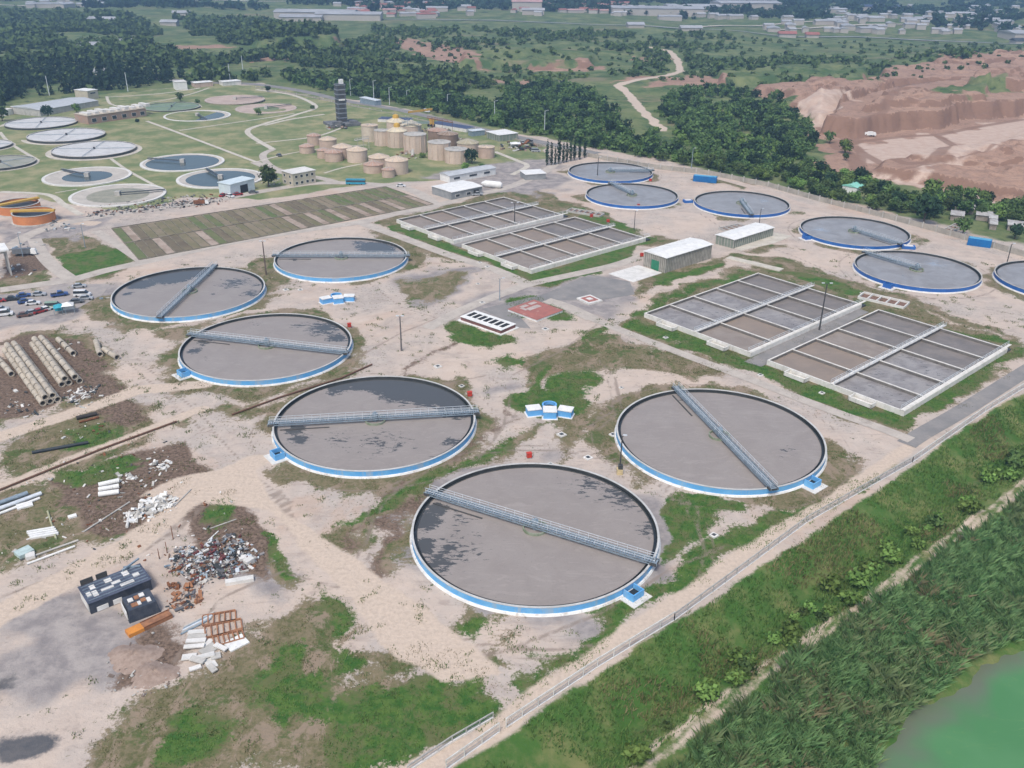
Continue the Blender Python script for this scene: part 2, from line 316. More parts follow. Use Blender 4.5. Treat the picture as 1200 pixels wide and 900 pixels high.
# ================================================================== GROUND
def Pw(pts): return [tuple(Gz(*p)[:2]) for p in pts]
TANKS = {  # ground centre, radius
 'A': (4.96, 149.3, 24.5), 'B': (49.4, 188.1, 24.4), 'C': (-33.13, 193.6, 24.3), 'D': (-70.5, 237.9, 24.1), 'E': (-106.9, 281.6, 24.2), 'F': (-63.35, 319.2, 24.1),
 'G': (49, 463.8, 21.5), 'H': (54.7, 416.8, 21.4), 'I': (103, 404.6, 21.2), 'J': (139.5, 361.3, 21.6), 'K': (146, 313.4, 21.6), 'L': (193.0, 303.0, 21.6)}
TRACK_FRONT = [(490, 905), (560, 868), (640, 805), (720, 752), (800, 702), (880, 648), (960, 595), (1040, 540), (1075, 515)]
COVER = {
 'olive': [('p', q) for q in [
   [(100,905),(140,850),(215,808),(270,775),(285,735),(330,695),(365,690),(400,715),(445,745),(475,785),(500,800),(560,812),(578,832),(470,905)],
   [(0,520),(60,485),(130,462),(182,462),(204,498),(150,520),(60,552),(0,580)],
   [(0,585),(95,548),(205,512),(250,545),(238,585),(190,612),(120,640),(60,660),(0,670)],
   [(0,400),(70,388),(112,392),(140,415),(158,450),(120,465),(60,480),(0,500)],
   [(165,392),(235,383),(232,394),(205,404),(172,402)],
   [(228,612),(262,583),(300,595),(318,640),(340,668),(318,680),(260,640)],
   [(232,490),(330,462),(325,480),(270,488),(235,500)],
   [(52,284),(112,272),(162,308),(125,324),(85,328)],
   [(0,310),(60,322),(62,330),(0,350)],
   [(378,905),(400,850),(440,800),(500,795),(578,832),(470,905)],
   [(440,262),(588,225),(662,238),(772,277),(765,288),(640,334),(598,324),(505,287)],
   [(640,225),(700,248),(770,277),(790,285),(770,292),(690,262),(610,232)],
   [(735,378),(752,357),(885,312),(940,318),(1010,340),(1100,372),(1197,402),(1200,428),(1062,507),(1030,499),(940,465),(860,430),(735,390)],
   [(848,300),(900,315),(960,330),(1010,345),(1100,370),(1200,402),(1200,395),(1090,358),(1000,330),(920,308),(870,295)],
   [(430,270),(475,275),(560,300),(640,330),(625,335),(540,305),(440,282)],
   [(600,425),(660,405),(700,392),(740,405),(830,420),(850,440),(790,445),(740,430),(700,430),(650,445),(610,450)],
   [(380,620),(480,575),(560,530),(620,500),(640,505),(560,550),(470,605),(400,640)],
   [(420,640),(500,590),(520,605),(460,650),(430,670)],
   [(870,290),(905,285),(935,290),(900,296)], [(820,205),(880,215),(870,222),(820,212)],
   [(470,335),(530,318),(545,330),(520,350),(470,352)],
   [(500,700),(600,740),(560,745),(545,738)],[(430,720),(560,770),(620,760),(560,790),(470,780)],
   [(740,330),(790,312),(860,300),(850,318),(780,335),(745,345)],
   [(640,498),(700,470),(705,505),(690,540),(720,580),(700,560),(660,520)],
 ]],
 'green': [('p', q) for q in [
   [(524,380),(540,373),(562,378),(612,396),(614,403),(575,406),(535,396)],
   [(588,353),(640,350),(672,366),(676,376),(660,379),(645,372),(605,374)],
   [(598,476),(606,464),(622,455),(650,455),(678,462),(692,470),(686,486),(660,496),(625,494),(606,487)],
   [(645,462),(650,446),(665,436),(690,432),(702,438),(698,450),(682,460),(672,470)],
   [(618,458),(628,435),(645,430),(640,450),(632,462)],
   [(572,420),(590,417),(612,421),(610,429),(585,428)],
   [(678,388),(700,378),(708,385),(690,400),(680,402)],
   [(768,612),(778,585),(812,583),(886,592),(880,600),(845,618),(835,640),(795,655),(774,668),(780,640)],
   [(598,800),(640,768),(680,740),(740,705),(790,672),(860,628),(950,585),(1020,548),(1045,538),(1040,546),(960,602),(870,655),(800,692),(745,722),(700,752),(640,790),(602,815)],
   [(380,905),(388,860),(425,812),(440,798),(490,792),(530,800),(575,818),(577,838),(520,868),(470,905)],
   [(228,612),(262,583),(288,600),(270,618),(245,622)],
   [(312,628),(330,632),(345,660),(330,672),(316,655)],
   [(350,684),(375,688),(415,710),(418,732),(400,738),(378,722)], [(412,748),(440,740),(448,768),(425,772)],
   [(60,548),(140,530),(170,535),(120,560),(80,570)], [(95,500),(140,490),(135,512),(100,520)],
   [(100,548),(172,542),(140,556),(110,562)],
   [(530,798),(545,787),(560,800),(550,810)], [(545,735),(580,733),(585,745),(560,750)],
   [(60,300),(130,290),(160,308),(122,322),(90,325)],
   [(460,270),(545,300),(640,333),(700,318),(772,280),(762,275),(655,312),(620,318),(545,290),(480,262)],
   [(660,240),(750,268),(745,275),(670,250)],
   [(738,384),(748,372),(880,420),(1040,480),(1160,420),(1197,408),(1196,422),(1062,503),(1020,490),(940,462),(850,425)],
   [(742,370),(760,356),(880,316),(885,320),(790,352),(760,368)],
   [(900,316),(960,326),(1010,342),(985,345),(940,330)], [(1100,385),(1170,395),(1195,405),(1170,405)],
   [(780,325),(812,316),(850,308),(842,316),(800,330),(770,335)],
   [(390,612),(440,590),(560,535),(600,510),(575,540),(480,585),(420,610)],
   [(200,855),(240,835),(290,850),(260,880),(215,885)], [(300,780),(350,760),(380,800),(350,850),(310,830)],
   [(360,790),(400,770),(430,800),(400,840),(370,830)],
 ]],
 'grey': [('p', q) for q in [
   [(0,700),(60,690),(150,705),(200,740),(180,790),(90,800),(0,780)],
   [(0,345),(80,332),(130,330),(145,345),(90,375),(0,385)],
   [(0,262),(60,250),(120,252),(130,268),(60,285),(40,300),(0,290)],
   [(462,335),(500,315),(545,318),(555,335),(520,352),(480,355)],
   [(605,340),(650,325),(720,318),(745,340),(700,352),(650,352),(618,350),(590,370),(565,362)],
   [(575,440),(600,445),(590,470),(560,465)],
   [(215,660),(300,640),(350,655),(300,690),(230,700)],
   [(560,350),(690,318),(735,335),(742,350),(700,372),(640,352),(615,372),(560,372)],
   [(490,206),(560,195),(640,185),(660,215),(640,235),(560,238),(520,215)],
   [(800,365),(870,350),(1000,362),(880,420),(895,422),(1020,366),(995,355)],
 ]] + [('c', (4.96, 149.3), 28.5)],
 'brown': [('p', q) for q in [
   [(60,560),(130,530),(215,512),(248,548),(236,582),(185,612),(130,628),(80,600)],
   [(0,400),(40,395),(90,400),(130,420),(150,450),(110,462),(60,480),(20,490),(0,470)],
   [(130,455),(170,470),(190,490),(160,495),(130,480)],
   [(215,585),(300,560),(320,640),(300,680),(210,660)],
   [(130,755),(170,735),(240,745),(210,800),(150,800)],
   [(0,290),(40,300),(60,318),(0,330)],
 ]] + [('l', [(400,640),(480,560),(540,535),(600,480)], .6), ('l', [(405,500),(470,425),(560,385)], .7),
       ('l', [(425,665),(470,600),(490,585)], 1.2)],
 'pale': [('l', [(-5,575),(110,527),(240,480)], 1.8), ('l', TRACK_FRONT, 1.2), ('d', TRACK_FRONT, .75, 1.15), ('l', [(-5,513),(90,483),(160,455),(240,450)], 2.6),
   ('d', [(740,905),(850,822),(930,765),(1010,708),(1100,640),(1200,568),(1320,480)], .30, .85),
   ('l', [(-20,730),(150,640),(240,570),(300,540)], 3.0), ('l', [(0,250),(60,258),(110,262)], 3),
   ('p', [(165,580),(210,560),(300,545),(330,600),(400,640),(470,700),(560,760),(590,790),(520,800),(470,770),(400,690),(320,600)]),
   ('l', [(776,152),(752,130),(735,108),(724,100),(745,94),(775,90),(798,83),(793,68),(785,60),(760,55)], 3.6),
 ],
 'rut': [('l', q, .38) for q in [[(200,620),(232,590),(262,574),(298,572),(325,585),(338,610)],[(205,626),(238,594),(266,580),(296,579),(318,592)],[(330,575),(350,620),(400,660),(430,700),(470,740)],[(322,580),(340,625),(392,668),(420,710),(460,750)],[(245,500),(300,560),(345,590)],[(160,420),(200,455),(250,500)],[(150,425),(190,460),(240,508)],[(560,540),(590,500),(600,460),(570,440),(520,450)],[(690,500),(720,480),(715,450),(690,425)],[(700,505),(728,480),(722,445),(700,420)],[(430,330),(470,360),(520,375)],[(330,450),(400,430),(470,390),(520,370)],[(0,700),(80,670),(160,640),(220,600)],[(0,712),(90,680),(170,645),(226,606)],[(200,780),(260,700),(330,670),(400,690)],[(500,790),(600,760),(700,720),(790,665),(850,640)],[(600,440),(660,410),(700,380)],[(820,250),(850,270),(930,300)],[(930,300),(1000,330),(1090,350),(1200,370)],[(960,320),(1080,360),(1200,392)]]] + [('c2', (146, 313.4), 26.5, .35), ('c2', (139.5, 361.3), 26, .35), ('c2', (49, 463.8), 26, .35), ('c2', (-33.1, 193.6), 29.5, .3), ('c2', (4.96, 149.3), 33, .35), ('c2', (4.96, 149.3), 35, .35), ('c2', (49.4, 188.1), 30, .3)],
 'haul': [('l', q, w_) for q, w_ in (([(1012,205),(1008,190),(1010,180),(1003,172),(985,172)], 3), ([(1008,178),(1030,190),(1060,192),(1095,184),(1120,172),(1100,160)], 3.0), ([(985,165),(1015,165),(1060,160),(1100,158),(1200,140)], 2.5), ([(1040,200),(1100,190),(1200,172)], 1.2), ([(960,150),(1000,140),(1035,122),(1060,112)], 3), ([(1005,205),(996,180),(975,165),(985,150),(1010,142)], 3))],
 'wet': [('p', [(-10,868),(20,852),(50,858),(58,872),(40,890),(10,905),(-20,905)]), ('p',[(0,790),(30,780),(50,792),(20,805),(0,808)]), ('p', [(205,655),(235,645),(250,655),(225,668)])],
 'lawn': [('p', [(-400,150),(0,118),(100,112),(250,98),(330,102),(420,122),(560,145),(640,170),(640,200),(560,208),(500,212),(440,214),(300,234),(215,232),(190,240),(120,246),(70,240),(40,228),(0,225),(-300,300)])],
 'scrub': [('p', [(-1500,200),(-400,140),(0,124),(90,114),(200,103),(298,97),(420,118),(520,138),(640,163),(760,184),(900,216),(1050,250),(1210,288),(1500,360),(2400,420),(2400,0),(1200,-38),(600,-44),(0,-50),(-1500,-60)])],
 'red': [('p', q) for q in [
   
   [(868,107),(940,96),(1000,99),(1060,104),(1120,120),(1150,108),(1200,98),(1500,98),(1500,330),(1200,240),(1090,225),(1040,213),(985,200),(955,190),(958,178),(972,150),(940,132),(905,120)],
   [(1050,113),(1125,124),(1175,112),(1120,107)], [(1030,104),(1200,99),(1500,96),(1500,70),(1200,72),(1090,73),(1045,78),(1025,92)],
   [(545,83),(700,82),(700,71),(610,70),(545,72)], [(560,98),(640,97),(640,93),(560,92)], [(300,64),(350,63),(350,51),(305,52)], [(380,62),(400,62),(400,50),(385,52)],
   [(765,104),(830,100),(860,95),(830,88),(780,92)], [(200,58),(270,57),(270,53),(205,53)], [(130,65),(180,64),(180,61),(140,60)],
   [(720,92),(790,88),(790,92),(720,97)],[(745,72),(790,70),(790,66),(745,66)], [(455,50),(560,72),(560,60),(470,44)],
 ]],
 'sand': [('p', q) for q in [
   [(1008,174),(1040,161),(1085,157),(1118,168),(1100,183),(1050,192),(1014,190)],
   [(1110,160),(1170,145),(1300,125),(1400,140),(1200,170),(1120,185),(1095,182),(1125,172)],
   [(930,115),(1000,112),(985,125),(970,140),(960,138)],
 ]] + [('l', [(1015,205),(1120,215),(1210,244),(1400,290)], 3), ('l', [(1030,200),(1060,205),(1120,185),(1200,168)], 2)],
 'tall': [('p', [(500,925),(590,862),(705,787),(850,692),(1072,545),(1154,487),(1205,457),(1400,340),(1500,900),(1000,1200),(500,1200)])],
}
WATER = [(1012,930),(1022,895),(1032,872),(1052,845),(1080,822),(1110,800),(1140,775),(1175,756),(1210,742),(1300,705),(1450,680),(1500,960)]
PW = {}
for k, L in COVER.items():
    PW[k] = []
    for q_ in L:
        if q_[0][0] == 'c': PW[k].append(q_); continue
        pts = Pw(q_[1])
        if q_[0] == 'd':        # two wheel tracks with grass between
            V_ = [Vector(p) for p in pts]
            for sgn in (-1, 1):
                o_ = []
                for i, p in enumerate(V_):
                    d_ = (V_[min(i + 1, len(V_) - 1)] - V_[max(i - 1, 0)]).normalized(); o_.append((p.x - d_.y * q_[3] * sgn, p.y + d_.x * q_[3] * sgn))
                PW[k].append(('l', o_, q_[2]))
        else: PW[k].append((q_[0], pts, *q_[2:]))
WARP = {'olive': 5.5, 'green': 3.6, 'brown': 4.0, 'grey': 7.0, 'sand': 5.0, 'red': 6.0, 'lawn': 3, 'scrub': 3, 'pale': .9, 'tall': .8, 'wet': 4}
def cover_sd(k, x, y, clip=14.0):
    am = WARP.get(k, 0); nb = (y < 700)
    wx_ = (vnoise(x, y, 13, 41) - .5) * 2 * am + (vnoise(x, y, 4.5, 42) - .5) * am * .9; wy_ = (vnoise(x, y, 13, 43) - .5) * 2 * am + (vnoise(x, y, 4.5, 44) - .5) * am * .9
    sc_ = np.where(y < 520, 1.0, 1.8); x = x + wx_ * sc_; y = y + wy_ * sc_
    out = np.full(x.shape, -clip)
    for s in PW[k]:
        if s[0] == 'c':
            out = np.maximum(out, np.clip(s[2] - np.hypot(x - s[1][0], y - s[1][1]), -clip, clip)); continue
        if s[0] == 'c2': out = np.maximum(out, np.clip(s[3] - abs(np.hypot(x - s[1][0], y - s[1][1]) - s[2]), -clip, clip)); continue
        pts = s[1]; xs = [p[0] for p in pts]; ys = [p[1] for p in pts]; e = clip + 2
        m = (x > min(xs) - e) & (x < max(xs) + e) & (y > min(ys) - e) & (y < max(ys) + e)
        if not m.any(): continue
        d = sd_poly(x[m], y[m], pts) if s[0] == 'p' else sd_line(x[m], y[m], pts, s[2])
        out[m] = np.maximum(out[m], np.clip(d, -clip, clip))
    if k == 'olive':
        for q, (cx, cy, r) in TANKS.items():
            wd = 4.0 if q in 'BCDEF' else (1.2 if q != 'A' else 0)
            if wd:
                a = np.arctan2(y - cy, x - cx); ww = wd * (1 + .8 * np.sin(a * 2 + ord(q)))
                out = np.maximum(out, np.clip(r + ww - np.hypot(x - cx, y - cy), -clip, clip))
    return out
def axis(a, b, st, gr, lo, hi):
    core = list(np.arange(a, b + .01, st)); s = st; L = [a]
    while L[-1] > lo: s *= gr; L.append(L[-1] - s)
    s = st; U = [b]
    while U[-1] < hi: s *= gr; U.append(U[-1] + s)
    return np.array(L[:0:-1] + core + U[1:])
def growth(segs):
    out = [segs[0][0]]
    for lo, hi, s0, s1 in segs:
        v = lo
        while v < hi:
            v += s0 + (s1 - s0) * (v - lo) / (hi - lo); out.append(v)
    return np.array(out)
gx = growth([(-7000, -1500, 400, 40), (-1500, -350, 20, 5), (-350, -170, 3, 1.25), (-170, 190, 1.1, 1.1), (190, 420, 1.3, 2.2), (420, 900, 3, 8), (900, 8000, 15, 500)])
gy = growth([(-300, 60, 40, 4), (60, 340, 1.1, 1.15), (340, 560, 1.4, 2.2), (560, 1000, 2.6, 5), (1000, 2200, 7, 14), (2200, 9000, 30, 400)])
XX, YY = np.meshgrid(gx, gy); xf, yf = XX.ravel(), YY.ravel()
ZZ = height(xf, yf)
wpts = [tuple(G(px, py, -4.3)[:2]) for px, py in WATER]
sdw = sd_poly(xf, yf, wpts) + (vnoise(xf, yf, 5, 61) - .5) * 3 + (vnoise(xf, yf, 2.2, 62) - .5) * 1.6; ZZ = ZZ - 2.2 * sstep(-2, 4, sdw)
nx, ny = len(gx), len(gy)
ii = (np.arange(ny - 1)[:, None] * nx + np.arange(nx - 1)[None]).ravel()
F = np.stack([ii, ii + 1, ii + nx + 1, ii + nx], -1)
gm = npmesh('ground', np.stack([xf, yf, ZZ], -1), F, smooth=True)
print('ground verts', len(xf))
for k in COVER:
    a = gm.attributes.new(k, 'FLOAT', 'POINT'); a.data.foreach_set('value', cover_sd(k, xf, yf).astype(np.float32))
ground = struct('ground', gm)
m, nt, bs = newmat('ground_soil')
P = pos(nt)
def att(k): return N(nt, 'ShaderNodeAttribute', attribute_name=k).outputs['Fac']
nA = noise(nt, .035, 6, .62, P); nB = noise(nt, .22, 5, .65, P); nC = noise(nt, 1.3, 4, .7, P); nD = noise(nt, .008, 4, .6, P); nE = noise(nt, 4.5, 3, .7, P)
trk = noise(nt, .5, 4, .6, pos(nt, (.22, 1.1, 1)), 1.2); trk2 = noise(nt, .45, 4, .6, pos(nt, (.9, .25, 1)), 1.5)
def mask(k, amp=5, wdt=.5, hi=.0):
    s = math_(nt, 'ADD', att(k), math_(nt, 'MULTIPLY', math_(nt, 'SUBTRACT', nB, .5), amp))
    s = math_(nt, 'ADD', s, math_(nt, 'MULTIPLY', math_(nt, 'SUBTRACT', nC, .5), amp * .5 + hi))
    s = math_(nt, 'ADD', s, math_(nt, 'MULTIPLY', math_(nt, 'SUBTRACT', nE, .5), .6 + hi * .5))
    return mapr(nt, s, -wdt, wdt)
# dirt
c = mix(nt, mapr(nt, nA, .36, .64), (.52, .425, .35), (.42, .37, .33))
c = mix(nt, mapr(nt, nB, .45, .7, 0, .5), c, (.58, .495, .42))
c = mix(nt, mapr(nt, nB, .30, .44, .55, 0), c, (.32, .26, .225))
c = mix(nt, mapr(nt, noise(nt, .06, 7, .75, pos(nt, (.7, 1.3, 1)), 1.0), .52, .66, 0, .6), c, (.33, .285, .25))
c = mix(nt, mapr(nt, noise(nt, .02, 6, .7, P, .6), .54, .64, 0, .55), c, (.47, .345, .265))
c = mix(nt, mapr(nt, trk, .56, .66, 0, .35), c, (.33, .27, .23))
c = mix(nt, mapr(nt, trk2, .57, .67, 0, .28), c, (.56, .47, .40))
c = mix(nt, mapr(nt, nC, .55, .75, 0, .35), c, (.30, .245, .20))
c = mix(nt, math_(nt, 'MULTIPLY', mapr(nt, nC, .58, .64), mapr(nt, nA, .50, .60)), c, (.14, .14, .075))
c = mix(nt, math_(nt, 'MULTIPLY', mapr(nt, noise(nt, .75, 5, .75, P), .60, .64), mapr(nt, noise(nt, .05, 4, .6, P), .50, .58)), c, (.085, .10, .045))
c = mix(nt, math_(nt, 'MULTIPLY', mapr(nt, nE, .64, .68), mapr(nt, noise(nt, .11, 4, .7, P), .50, .60)), c, (.16, .125, .085))
GR = [('grey', (.27, .245, .235), (.36, .325, .30), 6, 2.0), ('pale', (.50, .40, .32), (.56, .47, .40), 2.2, .5), ('sand', (.56, .45, .37), (.64, .54, .46), 4, 1.2)]
def layer(c, k, ca, cb, amp, wd, f=None, strength=1.0, hi=0):
    f = f or mapr(nt, nB, .35, .65)
    mk = mask(k, amp, wd, hi)
    if strength != 1: mk = math_(nt, 'MULTIPLY', mk, strength)
    return mix(nt, mk, c, mix(nt, f, ca, cb))
c = layer(c, 'lawn', (.14, .185, .08), (.31, .285, .16), 3, .8, mapr(nt, noise(nt, .06, 6, .7, P), .38, .66))
c = layer(c, 'scrub', (.066, .112, .042), (.185, .205, .092), 4, 2, mapr(nt, noise(nt, .03, 8, .78, P), .38, .64))
c = mix(nt, math_(nt, 'MULTIPLY', mask('scrub', 4, 2), mapr(nt, noise(nt, .012, 7, .7, pos(nt, (.5, 1.6, 1)), .5), .56, .64, 0, .75)), c, (.235, .195, .125))
c = mix(nt, math_(nt, 'MULTIPLY', mask('scrub', 4, 2), mapr(nt, noise(nt, .05, 5, .7, P), .58, .63, 0, .8)), c, (.035, .06, .028))
fr = math_(nt, 'ADD', math_(nt, 'MULTIPLY', mapr(nt, nA, .35, .65), .5), math_(nt, 'MULTIPLY', mapr(nt, nC, .3, .7), .5))
c = layer(c, 'red', (.41, .27, .195), (.30, .19, .14), 7, 2, fr)
c = mix(nt, math_(nt, 'MULTIPLY', mask('red', 7, 2), mapr(nt, noise(nt, .35, 5, .75, P, .3), .50, .60, 0, .55)), c, (.215, .145, .11))
c = mix(nt, math_(nt, 'MULTIPLY', mask('red', 7, 2), mapr(nt, noise(nt, .09, 6, .75, pos(nt, (1, 1, 3)), .6), .52, .62, 0, .5)), c, (.19, .125, .095))
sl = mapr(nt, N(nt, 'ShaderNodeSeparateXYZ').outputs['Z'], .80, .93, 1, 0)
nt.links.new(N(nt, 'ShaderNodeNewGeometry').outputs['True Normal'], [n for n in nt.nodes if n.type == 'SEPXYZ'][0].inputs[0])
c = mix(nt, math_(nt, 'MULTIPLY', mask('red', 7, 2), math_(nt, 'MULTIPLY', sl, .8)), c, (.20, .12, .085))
c = layer(c, 'sand', (.46, .335, .265), (.52, .41, .335), 5, 2)
c = mix(nt, math_(nt, 'MULTIPLY', mask('haul', 1.5, .8), .8), c, (.235, .145, .105))
c = layer(c, 'grey', (.23, .21, .205), (.36, .325, .30), 6, 2.5)
c = layer(c, 'olive', (.10, .105, .045), (.215, .175, .11), 9, .9, mapr(nt, math_(nt, 'ADD', math_(nt, 'MULTIPLY', nC, .55), math_(nt, 'MULTIPLY', nB, .45)), .36, .62), hi=3.5)
mo = mask('olive', 9, .9, 3.5)
c = mix(nt, math_(nt, 'MULTIPLY', mo, mapr(nt, noise(nt, .11, 6, .75, P, .4), .50, .60, 0, .8)), c, (.065, .105, .03))
c = mix(nt, math_(nt, 'MULTIPLY', mo, mapr(nt, noise(nt, .16, 6, .75, pos(nt, (1.2, .8, 1)), .4), .50, .59, 0, .8)), c, (.28, .215, .16))
c = layer(c, 'brown', (.085, .06, .045), (.22, .16, .12), 5, .8, mapr(nt, nC, .34, .66), hi=2)
c = layer(c, 'wet', (.085, .09, .10), (.13, .125, .125), 5, 1.0)
c = layer(c, 'green', (.038, .105, .022), (.095, .155, .038), 6, .6, mapr(nt, noise(nt, .5, 5, .7, P), .36, .66), hi=1.5)
c = mix(nt, math_(nt, 'MULTIPLY', mask('green', 6, .6, 1.5), mapr(nt, noise(nt, .14, 6, .75, P, .3), .46, .58, 0, .85)), c, (.125, .13, .058))
c = mix(nt, math_(nt, 'MULTIPLY', mask('rut', .5, .25), .7), c, (.23, .185, .15))
c = layer(c, 'tall', (.055, .125, .028), (.175, .185, .075), 3, .5, mapr(nt, noise(nt, .12, 6, .7, P), .40, .68))
c = layer(c, 'pale', (.56, .46, .37), (.46, .375, .30), 2.6, .5, mapr(nt, nC, .35, .7))
nt.links.new(c, bs.inputs['Base Color']); bs.inputs['Roughness'].default_value = .95; bs.inputs['Specular IOR Level'].default_value = .1
hgt = math_(nt, 'ADD', math_(nt, 'MULTIPLY', nB, 1.0), math_(nt, 'MULTIPLY', nC, .4)); bump(nt, hgt, bs, .6, .5)
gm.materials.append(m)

# water
wm, nt, bs = newmat('pond_water')
cw = mix(nt, mapr(nt, noise(nt, .06, 3, .5, pos(nt)), .4, .6), (.07, .205, .072), (.085, .225, .085))
at = N(nt, 'ShaderNodeAttribute', attribute_name='shore').outputs['Fac']
cw = mix(nt, mapr(nt, noise(nt, .35, 6, .75, pos(nt, (.4, 1.4, 1)), 2.0), .56, .66, 0, .4), cw, (.13, .25, .09))
cw = mix(nt, mapr(nt, math_(nt, 'ADD', at, math_(nt, 'MULTIPLY', noise(nt, .3, 4, .6, pos(nt)), 2.5)), 2.2, 8.5, 1, 0), cw, (.13, .155, .105))
nt.links.new(cw, bs.inputs['Base Color']); bs.inputs['Roughness'].default_value = .3
bump(nt, noise(nt, 2.0, 3, .6, pos(nt)), bs, .05, .05)
wx = np.arange(40, 190, 1.2); wy = np.arange(60, 190, 1.2); wX, wY = np.meshgrid(wx, wy); a_, b_ = wX.ravel(), wY.ravel()
i2 = (np.arange(len(wy) - 1)[:, None] * len(wx) + np.arange(len(wx) - 1)[None]).ravel()
Fw = np.stack([i2, i2 + 1, i2 + len(wx) + 1, i2 + len(wx)], -1)
sw = sd_poly(a_, b_, wpts) + (vnoise(a_, b_, 7, 63) - .5) * 5 + (vnoise(a_, b_, 2.6, 64) - .5) * 2.5; keep = (sw[Fw] > -8).all(1)
wme = npmesh('pond_water', np.stack([a_, b_, a_ * 0 - 4.3], -1), Fw[keep], wm)
at_ = wme.attributes.new('shore', 'FLOAT', 'POINT'); at_.data.foreach_set('value', sw.astype(np.float32))
struct('pond_water', wme)

# ---- roads: sheets laid over the ground
ROADM = mat('concrete_road', (.50, .45, .39), .9, (.40, .355, .31), .25, stain=(.30, .26, .22))
PATHM = mat('concrete_path', (.58, .54, .46), .9, (.46, .42, .35), .3, stain=(.33, .30, .24))
ASPH = mat('asphalt_road', (.20, .195, .19), .9, (.27, .255, .24), .15, stain=(.34, .30, .26))
def ribbon(pts, w, dz=.05, wn=.0):
    """smoothed ribbon following the ground; pts px"""
    P = [Gz(*p) for p in pts]; Q = []
    for i in range(len(P) - 1):
        p0 = P[max(i - 1, 0)]; p1 = P[i]; p2 = P[i + 1]; p3 = P[min(i + 2, len(P) - 1)]
        n = max(2, int((p2 - p1).length / 4))
        for k in range(n):
            t = k / n; Q.append(.5 * ((2 * p1) + (p2 - p0) * t + (2 * p0 - 5 * p1 + 4 * p2 - p3) * t * t + (3 * p1 - p0 - 3 * p2 + p3) * t ** 3))
    Q.append(P[-1]); mb = MB(); k = 0
    for i, q in enumerate(Q):
        d = (Q[min(i + 1, len(Q) - 1)] - Q[max(i - 1, 0)]); d.z = 0; d.normalize(); n = Vector((-d.y, d.x, 0))
        ww = w / 2 * (1 + wn * math.sin(i * 1.7))
        for s in (-1, 0, 1):
            v = q + n * (s * ww); mb.v.append((v.x, v.y, max(hz(v.x, v.y), 0 if abs(q.z) < .01 else -99) + dz))
    for i in range(len(Q) - 1):
        for s in (0, 1): mb.f.append((i * 3 + s, i * 3 + s + 1, (i + 1) * 3 + s + 1, (i + 1) * 3 + s))
    return mb
def road(name, pts, w, m, dz=.05):
    return struct(name, ribbon(pts, w, dz).mesh(name, m))
ROADS = [
 ('perimeter_road', [(150, 92), (230, 96), (300, 99), (360, 108), (420, 121), (520, 141), (640, 168), (700, 180)], 8, ASPH, .10),
 ('access_road', [(0,575-235),(50,333),(88,327),(120,318),(170,307),(240,291),(300,279),(370,268),(425,260),(470,249),(510,241),(560,228),(600,218),(640,200),(655,186)], 5.5, ROADM, .06),
 ('access_road', [(425,262),(470,278),(530,300),(580,316),(618,333)], 5.0, ROADM, .05),
 ('access_road', [(500,385),(545,362),(600,340),(625,332),(680,320),(720,311),(752,300)], 4.5, ROADM, .07),
 ('access_road', [(690,372),(730,388),(800,415),(880,445),(960,476),(1040,505),(1068,516)], 3.6, ROADM, .08),
 ('access_road', [(640,352),(665,360),(695,374)], 5, ROADM, .09),
 ('gravel_road', [(1062,521),(1078,510),(1130,480),(1200,436),(1330,355)], 4.6, ASPH, .06),
 ('access_road', [(0,298),(35,275),(75,262),(130,252),(180,245),(250,235),(320,222),(370,215),(420,215),(465,219),(490,226),(510,240)], 6.0, ROADM, .08),
 ('access_road', [(40,280),(48,296),(62,312),(84,328)], 5.0, ROADM, .09),
 ('access_road', [(112,271),(135,285),(166,306)], 4.0, ROADM, .10),
 ('lane', [(298,190),(330,202),(372,208),(395,214)], 5, ROADM, .05),
 ('lane', [(320,175),(308,182),(318,195),(345,205)], 4, ROADM, .06),
 ('lane', [(300,105),(345,112),(370,125),(345,135),(310,145),(290,155),(320,175)], 3.4, PATHM, .05),
 ('lane', [(380,134),(340,140),(310,147)], 2.8, PATHM, .07),
 ('footpath', [(172,142),(210,156),(255,173),(300,190)], 2.2, PATHM, .09),
 ('footpath', [(210,153),(280,143),(345,133)], 1.8, PATHM, .06),
 ('footpath', [(125,114),(185,110),(235,103)], 2.2, PATHM, .05),
 ('footpath', [(125,113),(130,122),(150,127)], 2.0, PATHM, .06),
 ('footpath', [(160,123),(200,116),(245,103)], 1.8, PATHM, .07),
 ('footpath', [(0,155),(12,168),(45,188)], 2.0, PATHM, .05),
 ('footpath', [(130,186),(150,200),(190,222)], 1.8, PATHM, .05),
 ('footpath', [(0,225),(55,228),(75,240),(95,252)], 3.0, PATHM, .06),
 ('footpath', [(65,226),(90,222)], 1.2, PATHM, .08),
 ('footpath', [(300,190),(340,180),(395,172),(430,170)], 1.6, PATHM, .1),
 ('footpath', [(380,203),(400,197),(425,192)], 1.6, PATHM, .07),
 ('footpath', [(580,178),(610,190),(618,195),(600,205)], 3.0, PATHM, .1),
 ('footpath', [(300,230-62),(330,165),(370,160),(400,150)], 2.0, PATHM, .05),
 ('dirt_road', [(652,186),(700,195),(760,196),(830,206),(890,222),(940,240),(1040,262),(1130,290),(1200,312),(1300,340)], 6, mat('dirt_road', (.52, .43, .36), .95, (.44, .36, .30), .3), .05),
]
for nm, pts, w_, m_, dz in ROADS: road(nm, pts, w_, m_, dz)
